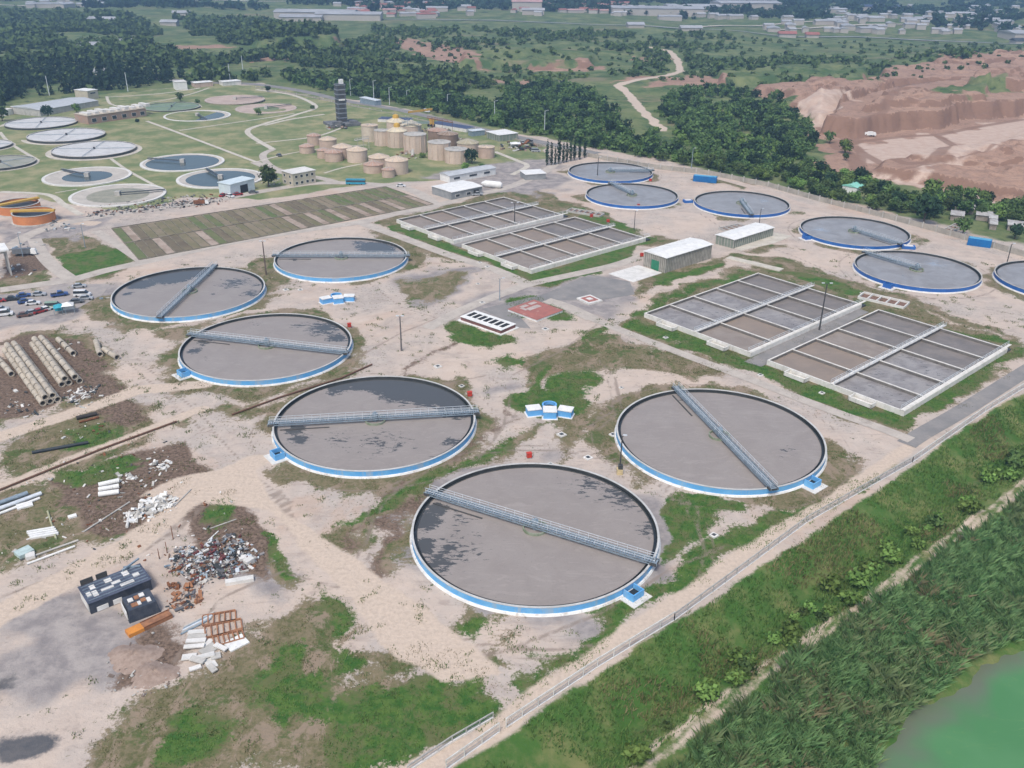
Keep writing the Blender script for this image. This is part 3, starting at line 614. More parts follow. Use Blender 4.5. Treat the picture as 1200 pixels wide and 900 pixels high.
# concrete aprons
def slab(name, pts, m_, dz=.11):
    P = [G(*p) for p in pts]; mb = MB(); mb.prism([(p.x, p.y) for p in P], 0, dz); return struct(name, mb.mesh(name, m_))
slab('concrete_apron', [(713, 321), (748, 311), (776, 320), (742, 331)], CONC_L, .14)
slab('concrete_apron', [(852, 288), (905, 272), (928, 277), (905, 286), (868, 294)], PATHM, .12)
slab('asphalt_yard', [(872, 424), (1000, 360), (1018, 366), (892, 430)], ASPH, .12)
slab('asphalt_yard', [(527, 286), (657, 254), (672, 257), (540, 290)], ASPH, .12)
slab('asphalt_yard', [(565, 362), (640, 344), (690, 322), (738, 330), (744, 345), (700, 352), (655, 352), (610, 372), (622, 385), (608, 384)], ASPH, .045)
slab('parking_yard', [(0, 352), (85, 333), (130, 333), (120, 345), (90, 362), (0, 384)], mat('grey_yard', (.30, .275, .26), .95, (.38, .34, .31), .3), .05)
# ================================================================== ROUND SETTLING TANKS
def sludge_mat(name, ca, cb, wat, rough_s=.42):
    m, nt, bs = newmat(name); P = pos(nt)
    f = mapr(nt, noise(nt, .16, 5, .6, P, .8), .35, .65); c = mix(nt, f, ca, cb)
    n1 = noise(nt, .62, 7, .75, pos(nt, (.75, 1.7, 1)), .35)
    c = mix(nt, mapr(nt, noise(nt, 1.6, 4, .7, P), .5, .75, 0, .25), c, tuple(x * .75 for x in ca))
    s = math_(nt, 'ADD', N(nt, 'ShaderNodeAttribute', attribute_name='open').outputs['Fac'], math_(nt, 'MULTIPLY', math_(nt, 'SUBTRACT', n1, .5), 2.2))
    mk = mapr(nt, s, .46, .56, 0, .92)
    w1 = noise(nt, .22, 5, .7, pos(nt, (.5, 1.6, 1)), 2.5); c = mix(nt, mapr(nt, w1, .55, .62, 0, .35), c, tuple(min(1, x * 1.25) for x in cb)); c = mix(nt, mapr(nt, noise(nt, 2.6, 3, .7, P), .62, .70, 0, .5), c, tuple(x * .45 for x in ca))
    c = mix(nt, mk, c, wat); nt.links.new(c, bs.inputs['Base Color'])
    nt.links.new(mapr(nt, mk, 0, 1, rough_s, .2, False), bs.inputs['Roughness']); bs.inputs['Specular IOR Level'].default_value = .4
    return m
SL_A = sludge_mat('brown_scum', (.265, .232, .208), (.29, .256, .23), (.062, .066, .067))
SL_B = sludge_mat('grey_scum', (.225, .21, .20), (.29, .28, .275), (.30, .33, .37), .3)
LAUND = mat('launder_water', (.018, .022, .024), .25, (.03, .035, .035), .5, spec=.5)
ZR = 1.75
def polar_sludge(r, blobs, z):
    nr, na = 26, 90; V = [(0, 0, z)]; O = [0]
    for i in range(1, nr + 1):
        for j in range(na): a = 2 * PI * j / na; V.append((r * i / nr * math.cos(a), r * i / nr * math.sin(a), z))
    F = [(0, 1 + j, 1 + (j + 1) % na) for j in range(na)]
    for i in range(nr - 1):
        for j in range(na): k = 1 + i * na; F.append((k + j, k + na + j, k + na + (j + 1) % na, k + (j + 1) % na))
    me = bpy.data.meshes.new('sludge'); me.from_pydata(V, [], F)
    A = np.array(V); op = np.full(len(V), -.35)
    for bx, by, br, s in blobs:
        op = np.maximum(op, s * (1 - np.hypot(A[:, 0] - bx, A[:, 1] - by) / br) + (-.35) * np.clip(np.hypot(A[:, 0] - bx, A[:, 1] - by) / br, 0, 1))
    at = me.attributes.new('open', 'FLOAT', 'POINT'); at.data.foreach_set('value', op.astype(np.float32)); return me
def make_bridge(t, L0, L1, ang, zr, full, light=False):
    """bridge running from L0 to L1 along its own x axis"""
    wB = 1.6
    mb = MB(); n = int((L1 - L0) / 2.0)
    m_s = int((L1 - L0) / .55)
    for i in range(m_s): mb.box(L0 + (L1 - L0) * (i + .5) / m_s, 0, zr + .42, .34, wB - .3, .06)
    for s in (-1, 1):
        y = s * wB / 2; mb.beam((L0, y, zr + .10), (L1, y, zr + .10), .12, .18); mb.beam((L0, y, zr + .62), (L1, y, zr + .62), .10, .12)
        for i in range(n + 1):
            x = L0 + (L1 - L0) * i / n; mb.beam((x, y, zr + .1), (x, y, zr + .6), .12)
            if i < n: x2 = L0 + (L1 - L0) * (i + 1) / n; mb.beam((x, y, zr + (.1 if i % 2 else .6)), (x2, y, zr + (.6 if i % 2 else .1)), .09)
    b = part(t, 'bridge', mb, STEEL); b.rotation_euler.z = ang
    for s in (-1, 1):
        mb = MB(); y = s * (wB / 2 - .02)
        for zz in (1.15, 1.7): mb.beam((L0 + .4, y, zr + zz), (L1 - .4, y, zr + zz), .07)
        for i in range(n + 1): x = L0 + .4 + (L1 - L0 - .8) * i / n; mb.beam((x, y, zr + .6), (x, y, zr + 1.7), .06)
        o = part(b, 'railing', mb, STEEL_L)
    for x in ([L0 + .7, L1 - .7] if full else [L0 + .7 if abs(L0) > abs(L1) else L1 - .7]):
        mb = MB(); mb.box(x, 0, zr - .02, 1.3, wB + .5, .45)
        for s in (-1, 1): mb.cyl((x, s * .95 - .12, zr + .2), (x, s * .95 + .12, zr + .2), .3, n=10)
        part(b, 'end_carriage', mb, STEEL_D)
    return b
def tank(key, label, group, blue, ang, half=None, box_ang=None, blobs=(), sm=SL_A, band_deg=None):
    cx, cy, R = TANKS[key]
    t = thing('settling_tank', label, 'settling tank', (cx, cy, 0), 0, group)
    part(t, 'wall', MB().ring(R - .28, R, .0, ZR - .12), blue)
    part(t, 'inner_wall', MB().ring(R - .34, R - .285, .1, ZR - .12), CONC_D)  # stained concrete, shadowed drop inside the rim painted into its dark colour
    part(t, 'coping', MB().ring(R - .40, R + .03, ZR - .118, ZR), mat('coping_concrete', (.56, .56, .54), .85, (.44, .44, .42), .3, stain=(.34, .34, .32)) if blue is BLUE else CONC)
    part(t, 'base_curb', MB().lathe([(R + .003, .40), (R + .25, .32), (R + .42, 0), (R + .003, 0)], 96, closed=True), mat('curb_white', (.78, .78, .75), .7, (.62, .61, .58), .4, stain=(.45, .40, .34), st=.5) if blue is BLUE else CONC_L)
    part(t, 'launder', MB().ring(R - 1.0, R - .345, .2, 1.0), LAUND)
    part(t, 'weir', MB().ring(R - 1.1, R - 1.005, .2, 1.32), CONC_D)
    rs = R - 1.105
    o = link('sludge', polar_sludge(rs, blobs, 1.12), t); o.data.materials.append(sm)
    if half is None: b = make_bridge(t, -R - 1.1, R + 1.1, ang, ZR, True)
    else: b = make_bridge(t, -1.2, R + 1.1, ang, ZR, False)
    mb = MB(); mb.cyl((0, 0, .8), (0, 0, ZR + .4), .55, .45, 14); mb.box(0, 0, ZR + .55, 1.2, 1.2, .9); mb.cyl((0, 0, ZR + 1.4), (0, 0, ZR + 1.9), .35, .25, 10)
    part(t, 'centre_column', mb, STEEL)
    part(t, 'feed_well', MB().ring(2.25, 2.5, .7, 1.65, 28), mat('algae_concrete', (.30, .33, .26), .8, (.16, .20, .12), 1.0))
    mb = MB(); mb.box(-(rs) * .72 if half is None else rs * .72, -1.9, .94, rs * .5, .35, .3); mb.box(-(rs) * .9 if half is None else rs * .9, -3.0, .94, rs * .14, 2.0, .12)
    sk = part(t, 'scum_skimmer', mb, STEEL_D); sk.rotation_euler.z = ang
    if box_ang is not None:
        mb = MB(); a = box_ang; r = R + .9
        mb.box(r, 0, 0, 2.2, .25, 1.5); mb.v = []; mb.f = []
        for yy in (-1.35, 1.35): mb.box(R + 1.2, yy, 0, 2.2, .22, ZR - .15)
        mb.box(R + 2.4, 0, 0, .22, 2.92, ZR - .15)
        o = part(t, 'outlet_box', mb, blue); o.rotation_euler.z = a
        mb = MB(); mb.box(R + 1.3, 0, 0, 2.0, 2.5, .6); o2 = part(o, 'outlet_water', mb, LAUND)
        mb = MB(); mb.box(R + 1.6, 0, 0, 4.2, 5.0, .16); o3 = part(o, 'outlet_base', mb, CONC_L)
    return t
def bang(key, p, z=2.2):
    cx, cy, R = TANKS[key]; q = G(*p, z); return math.atan2(q.y - cy, q.x - cx)
def blob(key, *L):
    cx, cy, R = TANKS[key]; out = []
    for px, py, r, s in L: q = G(px, py, .9); out.append((q.x - cx, q.y - cy, r, s))
    return out
GF = 'light blue rimmed settling tanks'
tank('A', 'nearest round settling tank, light blue rim, bridge sloping down right', GF, BLUE, bang('A', (762, 656)), None, bang('A', (741, 694), .8),
     blob('A', (500, 612, 6, 1.4), (496, 640, 5, 1.3), (512, 598, 5, 1.2), (735, 580, 16, .75), (690, 568, 16, .58), (530, 645, 18, .62), (512, 660, 9, .9), (540, 610, 12, .5), (760, 620, 9, .7)))
tank('B', 'light blue rimmed settling tank beside the gravel road, steep bridge, even brown surface', GF, BLUE, bang('B', (905, 570)), None, bang('B', (955, 567), .8), blob('B', (735, 478, 8, .55), (800, 470, 10, .45), (920, 530, 9, .5)))
tank('C', 'light blue rimmed settling tank with dark open water at its back and level bridge', GF, BLUE, bang('C', (556, 482)), None, bang('C', (327, 532), .8),
     blob('C', (480, 455, 15, 1.9), (430, 447, 11, 1.6), (400, 452, 9, 1.3), (455, 449, 12, 1.8), (510, 462, 13, 1.8), (538, 480, 9, 1.8), (350, 515, 8, .8), (390, 460, 6, .9), (530, 520, 8, .8), (510, 540, 6, .6), (450, 520, 24, .50), (400, 515, 14, .48), (345, 505, 6, 1)))
tank('D', 'light blue rimmed settling tank between the pipe yard and the lamp post, bridge nearly level', GF, BLUE, bang('D', (402, 412)), None, bang('D', (215, 437), .8),
     blob('D', (380, 385, 16, .85), (300, 380, 10, .45), (395, 397, 7, 1.1), (240, 402, 9, .7), (228, 412, 5, 1.0), (350, 382, 10, .5), (240, 420, 8, .4)))
tank('E', 'light blue rimmed settling tank nearest the parked cars, bridge running front to back', GF, BLUE, bang('E', (186, 372)), None, None,
     blob('E', (200, 325, 13, 1.8), (165, 334, 9, 1.5), (230, 320, 10, 1.6), (275, 332, 18, .68), (295, 345, 9, .8), (250, 345, 7, .5), (300, 335, 5, .8), (150, 345, 5, .9)))
tank('F', 'light blue rimmed settling tank below the drying beds, farthest of its group', GF, BLUE, bang('F', (474, 299)), None, None,
     blob('F', (440, 290, 14, 1.4), (455, 294, 8, 1.1), (420, 285, 7, .9), (345, 305, 6, .7), (335, 300, 5, .8), (395, 283, 6, .5)))
GB = 'royal blue rimmed settling tanks'
tank('G', 'dark blue rimmed grey tank nearest the row of cypresses', GB, BLUE_D, bang('G', (757, 199)), 1, None, blob('G', (700, 205, 10, .5)), SL_B)
tank('H', 'dark blue rimmed tank with half bridge at the back left, before the cypress side tank', GB, BLUE_D, bang('H', (722, 217)), 1, None, blob('H', (755, 236, 10, .45)), SL_B)
tank('I', 'dark blue rimmed tank behind the two sheds, short bridge pointing at the camera', GB, BLUE_D, bang('I', (881, 251)), 1, None, blob('I', (895, 236, 10, .6)), SL_B)
tank('J', 'dark blue rimmed tank in front of the shanty roofs, bridge to the lower right', GB, BLUE_D, bang('J', (1055, 285)), 1, bang('J', (945, 278), .8), blob('J', (960, 270, 14, .6), (1000, 285, 9, .4)), SL_B)
tank('K', 'largest looking dark blue rimmed tank, behind the right filter basin', GB, BLUE_D, bang('K', (1018, 296)), 1, bang('K', (1040, 335), .8), blob('K', (1095, 310, 14, .6), (1060, 325, 9, .5)), SL_B)
tank('L', 'dark blue rimmed tank cut off by the right edge of the photo', GB, BLUE_D, R_(20), 1, None, (), SL_B)

# ================================================================== RECTANGULAR BASINS
CELL = [sludge_mat('basin_sludge', c1, c2, (.13, .12, .115), .6) for c1, c2 in (((.235, .195, .165), (.28, .24, .205)), ((.27, .215, .17), (.235, .19, .155)), ((.165, .15, .14), (.215, .19, .17)), ((.21, .195, .19), (.30, .285, .275)))]
BAS_ANG = R_(41.6)
def basin(px, label, tones, L=60.5, Wd=40.0, z=1.5):
    o = G(*px, z); t = thing('filter_basin', label, 'basin', (o.x, o.y, 0), BAS_ANG, 'rectangular ten cell basins')
    mb = MB(); th = .42; WETSHADE = mat('wet_shaded_wall', (.20, .185, .165), .8, (.13, .12, .11), .6)  # dark wet faces; the shadow line below the caps is put into this colour
    mb.box(L / 2, -th / 2, 0, L, th, z); mb.box(L / 2, -Wd + th / 2, 0, L, th, z)
    mb.box(th / 2, -Wd / 2, 0, th, Wd - 2 * th, z - .002); mb.box(L - th / 2, -Wd / 2, 0, th, Wd - 2 * th, z - .002)
    part(t, 'outer_wall', mb, CONC_W)
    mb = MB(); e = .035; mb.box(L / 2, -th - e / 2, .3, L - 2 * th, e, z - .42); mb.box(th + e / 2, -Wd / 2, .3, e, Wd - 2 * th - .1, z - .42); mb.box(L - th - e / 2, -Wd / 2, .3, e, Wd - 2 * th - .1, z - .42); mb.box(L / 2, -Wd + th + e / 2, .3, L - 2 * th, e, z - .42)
    part(t, 'wet_shaded_face', mb, WETSHADE)  # thin added sheet; shade and wetness of inner faces painted in its colour
    mb = MB(); mc = MB()
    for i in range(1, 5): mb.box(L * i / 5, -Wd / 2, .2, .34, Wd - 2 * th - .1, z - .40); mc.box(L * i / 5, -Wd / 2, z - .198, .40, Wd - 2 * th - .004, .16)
    mb.box(L / 2, -Wd / 2, .2, L - 2 * th - .1, .42, z - .402); mc.box(L / 2, -Wd / 2, z - .2, L - 2 * th - .004, .5, .165)
    part(t, 'divider_wall', mb, WETSHADE); part(t, 'divider_cap', mc, CONC_W)
    for i in range(5):
        for j in range(2):
            x0, x1 = L * i / 5 + .25, L * (i + 1) / 5 - .25; y0, y1 = -Wd * j / 2 - .3, -Wd * (j + 1) / 2 + .3
            me = bpy.data.meshes.new('sludge_cell'); nn = 6
            me.from_pydata([(x0 + (x1 - x0) * a / nn, y0 + (y1 - y0) * b / nn, .55) for b in range(nn + 1) for a in range(nn + 1)], [], [(b * (nn + 1) + a, b * (nn + 1) + nn + 1 + a, b * (nn + 1) + nn + 2 + a, b * (nn + 1) + a + 1) for b in range(nn) for a in range(nn)])
            at = me.attributes.new('open', 'FLOAT', 'POINT'); k = tones[(i * 2 + j) % len(tones)]
            at.data.foreach_set('value', [(.30 if k == 3 else -.3)] * len(me.vertices)); me.materials.append(CELL[k]); link('sludge_cell', me, t)
    for y, wv in ((-Wd / 2, 1.0), (-Wd + .7, .8)):
        mb = MB(); mb.box(L / 2 + 1.6, y, z + .02, L + 3.4, wv, .1); w_ = part(t, 'walkway', mb, CONC_W)
        for s in (-1, 1):
            if s < 0 and y < -Wd / 2 - 1: continue
            mb = MB(); yy = y + s * wv / 2
            for zz in (.6, 1.15): mb.beam((0.2, yy, z + zz), (L + 3, yy, z + zz), .07)
            for i in range(26): x = .2 + (L + 2.8) * i / 25; mb.beam((x, yy, z + .16), (x, yy, z + 1.15), .07)
            part(w_, 'railing', mb, STEEL_L)
    for y in (-Wd * .26, -Wd * .74):
        mb = MB(); sx, sy = 2.6, 6.5
        mb.box(-sx, y, .25, .3, sy, z - .4); mb.box(-sx / 2 - .15, y - sy / 2 + .15, .25, sx, .3, z - .402); mb.box(-sx / 2 - .15, y + sy / 2 - .15, .25, sx, .3, z - .402); mb.box(-sx / 2, y, .2, sx - .4, sy - .6, .2)
        part(t, 'outlet_box', mb, CONC_W)
    mb = MB()
    mb.box(L + 1.5, -Wd / 2, 0, 2.6, Wd, .5); part(t, 'inlet_channel', mb, CONC_D)
    return t
basin((464.5, 257), 'ten cell basin nearest the long white warehouse', (0, 0, 1, 0, 2, 0, 2, 0, 2, 2), 59.5, 39)
basin((541, 286), 'ten cell basin between the asphalt strip and the corrugated shed, far pair', (1, 0, 0, 0, 1, 1, 2, 0, 2, 2), 61.5, 39.8)
basin((755, 366.7), 'ten cell basin right behind the tank with the steep bridge, left of the near pair', (3, 0, 3, 1, 3, 3, 2, 2, 2, 2), 61, 40.2)
basin((899, 421.8), 'ten cell basin beside the gravel road, right of the near pair', (1, 3, 1, 3, 0, 3, 2, 2, 2, 2), 61.3, 40.5)

# ================================================================== BUILDINGS
def foot(n, a, b):
    """local frame from a near base corner n and its two neighbours a (left) and b (right)"""
    Nn, A, B = Gz(*n), Gz(*a), Gz(*b); ux = B - Nn; L = ux.length; ux = ux / L
    Wd = (A - Nn).length; return Nn, math.atan2(ux.y, ux.x), L, Wd      # x along n->b, y away to a
def shed(name, label, cat, n, a, b, h, wm_, rm_, group=None, roof='flat', rise=.8, over=.3, Wd=None, L=None, door=None, windows=(), ribs=None, both=True):
    o, an, L_, W_ = foot(n, a, b); L = L or L_; Wd = Wd or W_
    t = thing(name, label, cat, o, an, group)
    part(t, 'wall', MB().box(L / 2, Wd / 2, -.5, L, Wd, h + .5), wm_)
    mb = MB()
    if roof == 'flat': mb.box(L / 2, Wd / 2, h + .003, L + 2 * over, Wd + 2 * over, .28)
    else:
        y0, y1, ym = -over, Wd + over, Wd / 2; x0, x1 = -over, L + over
        if roof == 'gable_x':
            v = [(x0, y0, h), (x1, y0, h), (x1, y1, h), (x0, y1, h), (x0, ym, h + rise), (x1, ym, h + rise)]
            for f in ((0, 1, 5, 4), (3, 4, 5, 2), (0, 4, 3), (1, 2, 5)): mb.quad(*[v[i] for i in f])
            for p_, q_ in ((0, 1), (3, 2)): mb.beam(v[p_], v[q_], .25, .2)
        else:
            xm = L / 2; v = [(x0, y0, h), (x0, y1, h), (x1, y1, h), (x1, y0, h), (xm, y0, h + rise), (xm, y1, h + rise)]
            for f in ((0, 4, 5, 1), (3, 2, 5, 4), (0, 3, 4), (1, 5, 2)): mb.quad(*[v[i] for i in f])
    r = part(t, 'roof', mb, rm_)
    if ribs:
        mb = MB()
        for i in range(int(L / ribs) + 1): mb.box(i * ribs, -.06, 0, .25, .12, h - .05)
        for i in range(int(Wd / ribs) + 1): mb.box(-.06, i * ribs, 0, .12, .25, h - .05)
        part(t, 'wall_rib', mb, mat('rib_concrete', (.44, .42, .37), .85, (.34, .32, .28), .5))
    if door:
        side, p, w_, hh, dm = door; mb = MB()
        if side == 'x': mb.box(p * L, -.08, 0, w_, .12, hh)
        else: mb.box(-.08, p * Wd, 0, .12, w_, hh)
        part(t, 'door', mb, dm)
    for side, p, z, w_, hh in windows:
        mb = MB()
        if side == 'x': mb.box(p * L, -.05, z, w_, .1, hh)
        else: mb.box(-.05, p * Wd, z, .1, w_, hh)
        wo = part(t, 'window', mb, WHITE); mb = MB()
        if side == 'x': mb.box(p * L, -.11, z + .12, w_ - .24, .03, hh - .24)
        else: mb.box(-.11, p * Wd, z + .12, .03, w_ - .24, hh - .24)
        part(wo, 'pane', mb, GLASS)
    return t
GREEN_P = mat('green_paint', (.03, .22, .12), .5, (.03, .16, .09), .8)
CORR = mat('ribbed_concrete', (.30, .28, .24), .85, (.20, .19, .165), .5, stain=(.42, .40, .36))
shed('dewatering_shed', 'tall ribbed concrete shed with white roof and green door', 'shed', (779, 320), (756, 311), (833, 303), 5.6, CORR, WHITE, ribs=.9, door=('y', .45, 3.6, 3.6, GREEN_P), roof='gable_x', rise=.6)
shed('blower_shed', 'lower greenish shed with white roof behind the corrugated shed', 'shed', (859, 291.5), (837, 286), (905.5, 276.5), 3.6, mat('grey_green_wall', (.25, .29, .24), .85, (.18, .21, .17), .4), WHITE, roof='gable_x', rise=.5, ribs=1.4)
shed('warehouse', 'long white warehouse with a row of openings beyond the far basins', 'warehouse', (527, 214.5), (516, 211), (581, 204.5), 3.4, WHITE, mat('grey_sheet_roof', (.50, .52, .53), .6, (.40, .42, .43), .4), roof='gable_x', rise=.8, windows=[('x', .15, 1.2, 4, 1.2), ('x', .5, 1.2, 5, 1.2), ('x', .8, 1.2, 4, 1.2)])
shed('workshop', 'grey walled workshop with bright white roof right behind the far left basin', 'workshop', (529, 234.5), (506, 227.5), (565, 227), 3.6, mat('grey_block_wall', (.32, .33, .33), .85, (.24, .25, .25), .4), WHITE, roof='gable_x', rise=.6, windows=[('x', .2, .8, 2.5, 1.4), ('x', .55, .8, 2.5, 1.4)], door=('x', .8, 3, 2.6, STEEL_D))
shed('substation', 'small flat white roofed block in front of the cypress row', 'hut', (616, 211.5), (610, 207.5), (639.5, 210), 2.8, mat('grey_block_wall', (.32, .33, .33)), WHITE, Wd=9)
shed('storage_shed', 'pale green shed with white roof left of the parked cars by the road', 'shed', (585, 166), (568, 162), (606.7, 163.3), 3.6, mat('grey_green_wall', (.25, .29, .24)), WHITE, ribs=2.5)
shed('metal_container', 'grey metal container behind the digesters beside the perimeter road', 'container', (553, 160), (551.5, 156), (568, 158.5), 3, STEEL, STEEL_L, Wd=5)
shed('metal_container', 'grey container beyond the dark tower beside the perimeter road', 'container', (422, 121), (420, 118), (440, 124), 4, STEEL, STEEL_L, Wd=5)
shed('office_building', 'two storey beige office block beside the round bushy tree', 'building', (344, 219), (331, 215), (370.5, 214), 6, mat('cream_render', (.52, .48, .38), .85, (.42, .38, .30), .2), CONC_L, windows=[(s, p, z, 1.6, 1.4) for z in (.8, 3.8) for s, P_ in (('x', (.15, .38, .62, .85)), ('y', (.25, .75))) for p in P_])
shed('garage', 'pale blue white garage with a dark open doorway beside the round tree', 'garage', (271, 229.5), (260, 226), (299, 222), 5, mat('pale_blue_sheet', (.62, .70, .72), .6, (.50, .58, .61), .4), mat('pale_blue_sheet', (.62, .70, .72)), door=('x', .55, 4.5, 3.6, BLACK))
shed('pump_house', 'small white hut at the far corner beyond the trickling filters', 'hut', (207, 106), (200, 104), (220, 105), 6, WHITE, CONC_L)
shed('brick_house', 'low brick house beside the white hut at the far corner', 'house', (229, 103), (224, 101), (250, 101), 3.5, PINK, WHITE)
shed('gate_house', 'white roofed gate house at the start of the perimeter road', 'house', (262, 101), (256, 99), (283, 99), 3, CONC_L, WHITE)
shed('control_house', 'white roofed two storey control house by the old filters', 'house', (104, 117), (97, 114.5), (116, 115), 6, mat('cream_render', (.52, .48, .38)), WHITE, windows=[('x', .5, 3.6, 5, 1.2)])
shed('long_hall', 'long grey roofed hall behind the old trickling filters', 'hall', (48, 136.5), (38, 131), (116, 124), 4, CONC, mat('grey_sheet_roof', (.50, .52, .53)), roof='gable_x', rise=1.2)
shed('brick_hall', 'low red brick hall at the left behind the trickling filters', 'hall', (22, 134), (18, 131), (50, 130), 4, PINK, CONC_L, Wd=9)
shed('white_hut', 'small white hut left of the red brick hall', 'hut', (6, 136), (3, 134), (16, 134), 3.5, WHITE, CONC_L)
# old filter building: brick frame with pillars
t = shed('filter_building', 'half built brick building with a row of rooms and open roof beams', 'building', (104, 146), (98, 139), (172, 136), 5, mat('raw_brick', (.40, .24, .17), .9, (.34, .27, .22), .3), mat('sandy_roof', (.50, .44, .35), .9, (.40, .34, .27), .3), Wd=15, windows=[('x', p, 1, 3.2, 2.4) for p in (.1, .27, .44, .61, .78, .93)])
mb = MB(); [mb.box(3 + i * 5.2, 7, 5.28, 3, 9, 1.0 + (i % 3) * .4) for i in range(9)]; part(t, 'roof_box', mb, CONC_L)
# green roofed hut and shanty roofs near the perimeter wall
shed('roadside_hut', 'small hut with green and white roof among the trees outside the wall', 'hut', (1003, 228), (995, 225), (1012, 224), 3.2, WHITE, mat('mint_roof', (.20, .55, .42), .6, (.3, .6, .5), .5), roof='gable_x', rise=1, Wd=7)
for i, (x, y, w_, tx) in enumerate([(1118, 249, 22, 'widest pale tin roof of the shanty row outside the wall'), (1113, 258, 15, 'tin roofed shack in front of the widest shanty roof'), (1143, 258, 18, 'long tin roofed shack in the middle of the shanty row'), (1158, 262, 9, 'grey tin shack right of the long shanty roof'), (1180, 270, 18, 'light tin roofed shack near the right edge of the photo'), (1159, 269, 8, 'smallest shack with pale walls beside the perimeter wall'), (988, 222, 9, 'flat grey shack left of the green roofed hut')]):
    shed('shack', tx, 'shack', (x, y), (x - 4, y - 3), (x + w_, y + w_ * .12), 2.5, mat('shack_wall', (.35, .31, .27), .9, (.22, .18, .15), .6), mat('tin_roof', (.50, .50, .48), .6, (.33, .31, .29), .5, stain=(.28, .16, .10)), Wd=8, roof='gable_x', rise=.5)
# dark tower
t = thing('water_tower', 'tall dark grey slatted tower standing alone on the lawn', 'tower', Gz(401, 146), R_(28))
part(t, 'tower_shaft', MB().box(0, 0, 0, 5.6, 5.2, 25), mat('tower_concrete', (.12, .135, .15), .8, (.07, .08, .09), .3))
mb = MB(); [mb.box(0, 0, 1.5 + i * 2.85, 6.0, 5.6, .5) for i in range(9)]; part(t, 'floor_band', mb, mat('tower_band', (.30, .32, .34), .8, (.2, .22, .24), .3))
for i in range(8):
    for s, (x, y, a, b) in enumerate(((0, -2.66, 3.8, .12), (-2.86, 0, .12, 3.6))):
        part(t, 'louvre', MB().box(x, y, 2.3 + i * 2.9, a, b, 1.6), STEEL_D)
part(t, 'roof_room', MB().box(1.2, .4, 25, 2.4, 2.4, 2.6), WHITE); part(t, 'tower_sign', MB().box(0, -2.88, 15.2, 4, .12, .9), WHITE)
mb = MB(); mb.box(0, 0, 0, 20, 16, 1.6); mb.box(-5, -6, 1.6, 6, 3, 1.6); mb.box(6, -5, 1.6, 5, 4, 1.2); part(t, 'podium', mb, mat('dark_podium', (.10, .11, .12), .85, (.2, .2, .2), .4))
# ---------------- digesters
def cone_tank(px, r, h, wm_, rm_, label, kind='digester', group='round digester tanks', rise=None, ribs=0, hat=None, name='digester_tank'):
    r *= .94; h *= .94; o = Gz(*px); o = o + Vector((0, r * .9, 0)); t = thing(name, label, 'tank', o, random.uniform(0, 1), group)
    part(t, 'wall', MB().ring(r - .3, r, 0, h, 32), wm_)
    rise = r * .32 if rise is None else rise; k = 20
    mb = MB(); mb.lathe([(r + .25, h - .15), (r + .25, h + .05), (r * .12, h + rise), (.01, h + rise)], k); part(t, 'roof', mb, rm_)
    mb = MB(); [mb.beam(((r + .2) * math.cos(a), (r + .2) * math.sin(a), h + .1), (r * .12 * math.cos(a), r * .12 * math.sin(a), h + rise + .05), .16) for a in [2 * PI * i / 10 for i in range(10)]]; part(t, 'roof_rib', mb, CONC)
    if ribs: mb = MB(); [mb.box((r + .1) * math.cos(a), (r + .1) * math.sin(a), 0, .4, .5, h, a) for a in [2 * PI * i / ribs for i in range(ribs)]]; part(t, 'pilaster', mb, wm_)
    if hat: part(t, 'gas_dome', MB().lathe([(r * .35, h + rise * .6), (r * .3, h + rise + 1.2), (.01, h + rise + 1.8)], 16), hat)
    return t
def DP(zx, zy): return (300 + zx / 3.43, 70 + zy / 3.43)
cone_tank(DP(230, 345), 4.2, 5.5, PINK, TERRA, 'pink tank with terracotta cone, farthest of the left digester cluster')
cone_tank(DP(285, 362), 5.2, 5.5, PINK, TAN, 'tan coned tank in the second row of the left digester cluster')
cone_tank(DP(200, 378), 4.4, 3.8, PINK, TERRA, 'short pink tank at the left end of the digester cluster')
cone_tank(DP(343, 398), 5.6, 6.0, PINK, TAN, 'pink tank with ribbed tan cone behind the larger beige one')
cone_tank(DP(268, 398), 3.6, 4.5, PINK, TERRA, 'narrow pink tank between two lower tanks of the left cluster')
cone_tank(DP(308, 412), 5.0, 5.0, PINK, TERRA, 'pink tank with a dark door, front of the left cluster')
cone_tank(DP(402, 415), 5.8, 6.5, BEIGE, TAN, 'larger beige tank at the right of the left cluster')
cone_tank(DP(490, 430), 5.8, 4.5, PINK, TAN, 'low tan coned tank behind the big front beige tank')
cone_tank(DP(562, 463), 6.2, 7.0, BEIGE, TAN, 'beige tank with tan cone at the front beside the lawn')
cone_tank(DP(467, 458), 5.3, 4.2, PINK, TERRA, 'short pink tank left of the front beige tank')
cone_tank(DP(530, 475), 3.5, 4.0, PINK, TERRA, 'smallest pink tank in front of the beige tank')
cone_tank(DP(455, 330), 5.2, 9.5, mat('cream_tank', (.62, .54, .44), .85, (.5, .42, .33), .2), TAN, 'tall cream tank at the left end of the big digesters', rise=.4)
cone_tank(DP(505, 348), 4.6, 9.0, BEIGE, CONC, 'tall beige tank between the cream one and the yellow capped one', rise=.4, ribs=10)
cone_tank(DP(565, 355), 6.0, 9.5, BEIGE, mat('cream_roof', (.66, .58, .42), .8, (.52, .45, .33), .3), 'tall beige digester with a yellow gas cap', hat=YELLOW, rise=2.6, ribs=12)
cone_tank(DP(560, 300), 6.2, 7.5, BEIGE, mat('cream_roof', (.66, .58, .42)), 'cream coned digester at the back left of the big digesters', hat=YELLOW, rise=2.4)
cone_tank(DP(622, 330), 6.4, 9.5, BEIGE, mat('cream_roof', (.66, .58, .42)), 'digester with the bright cream cone at the middle of the group', rise=2.6)
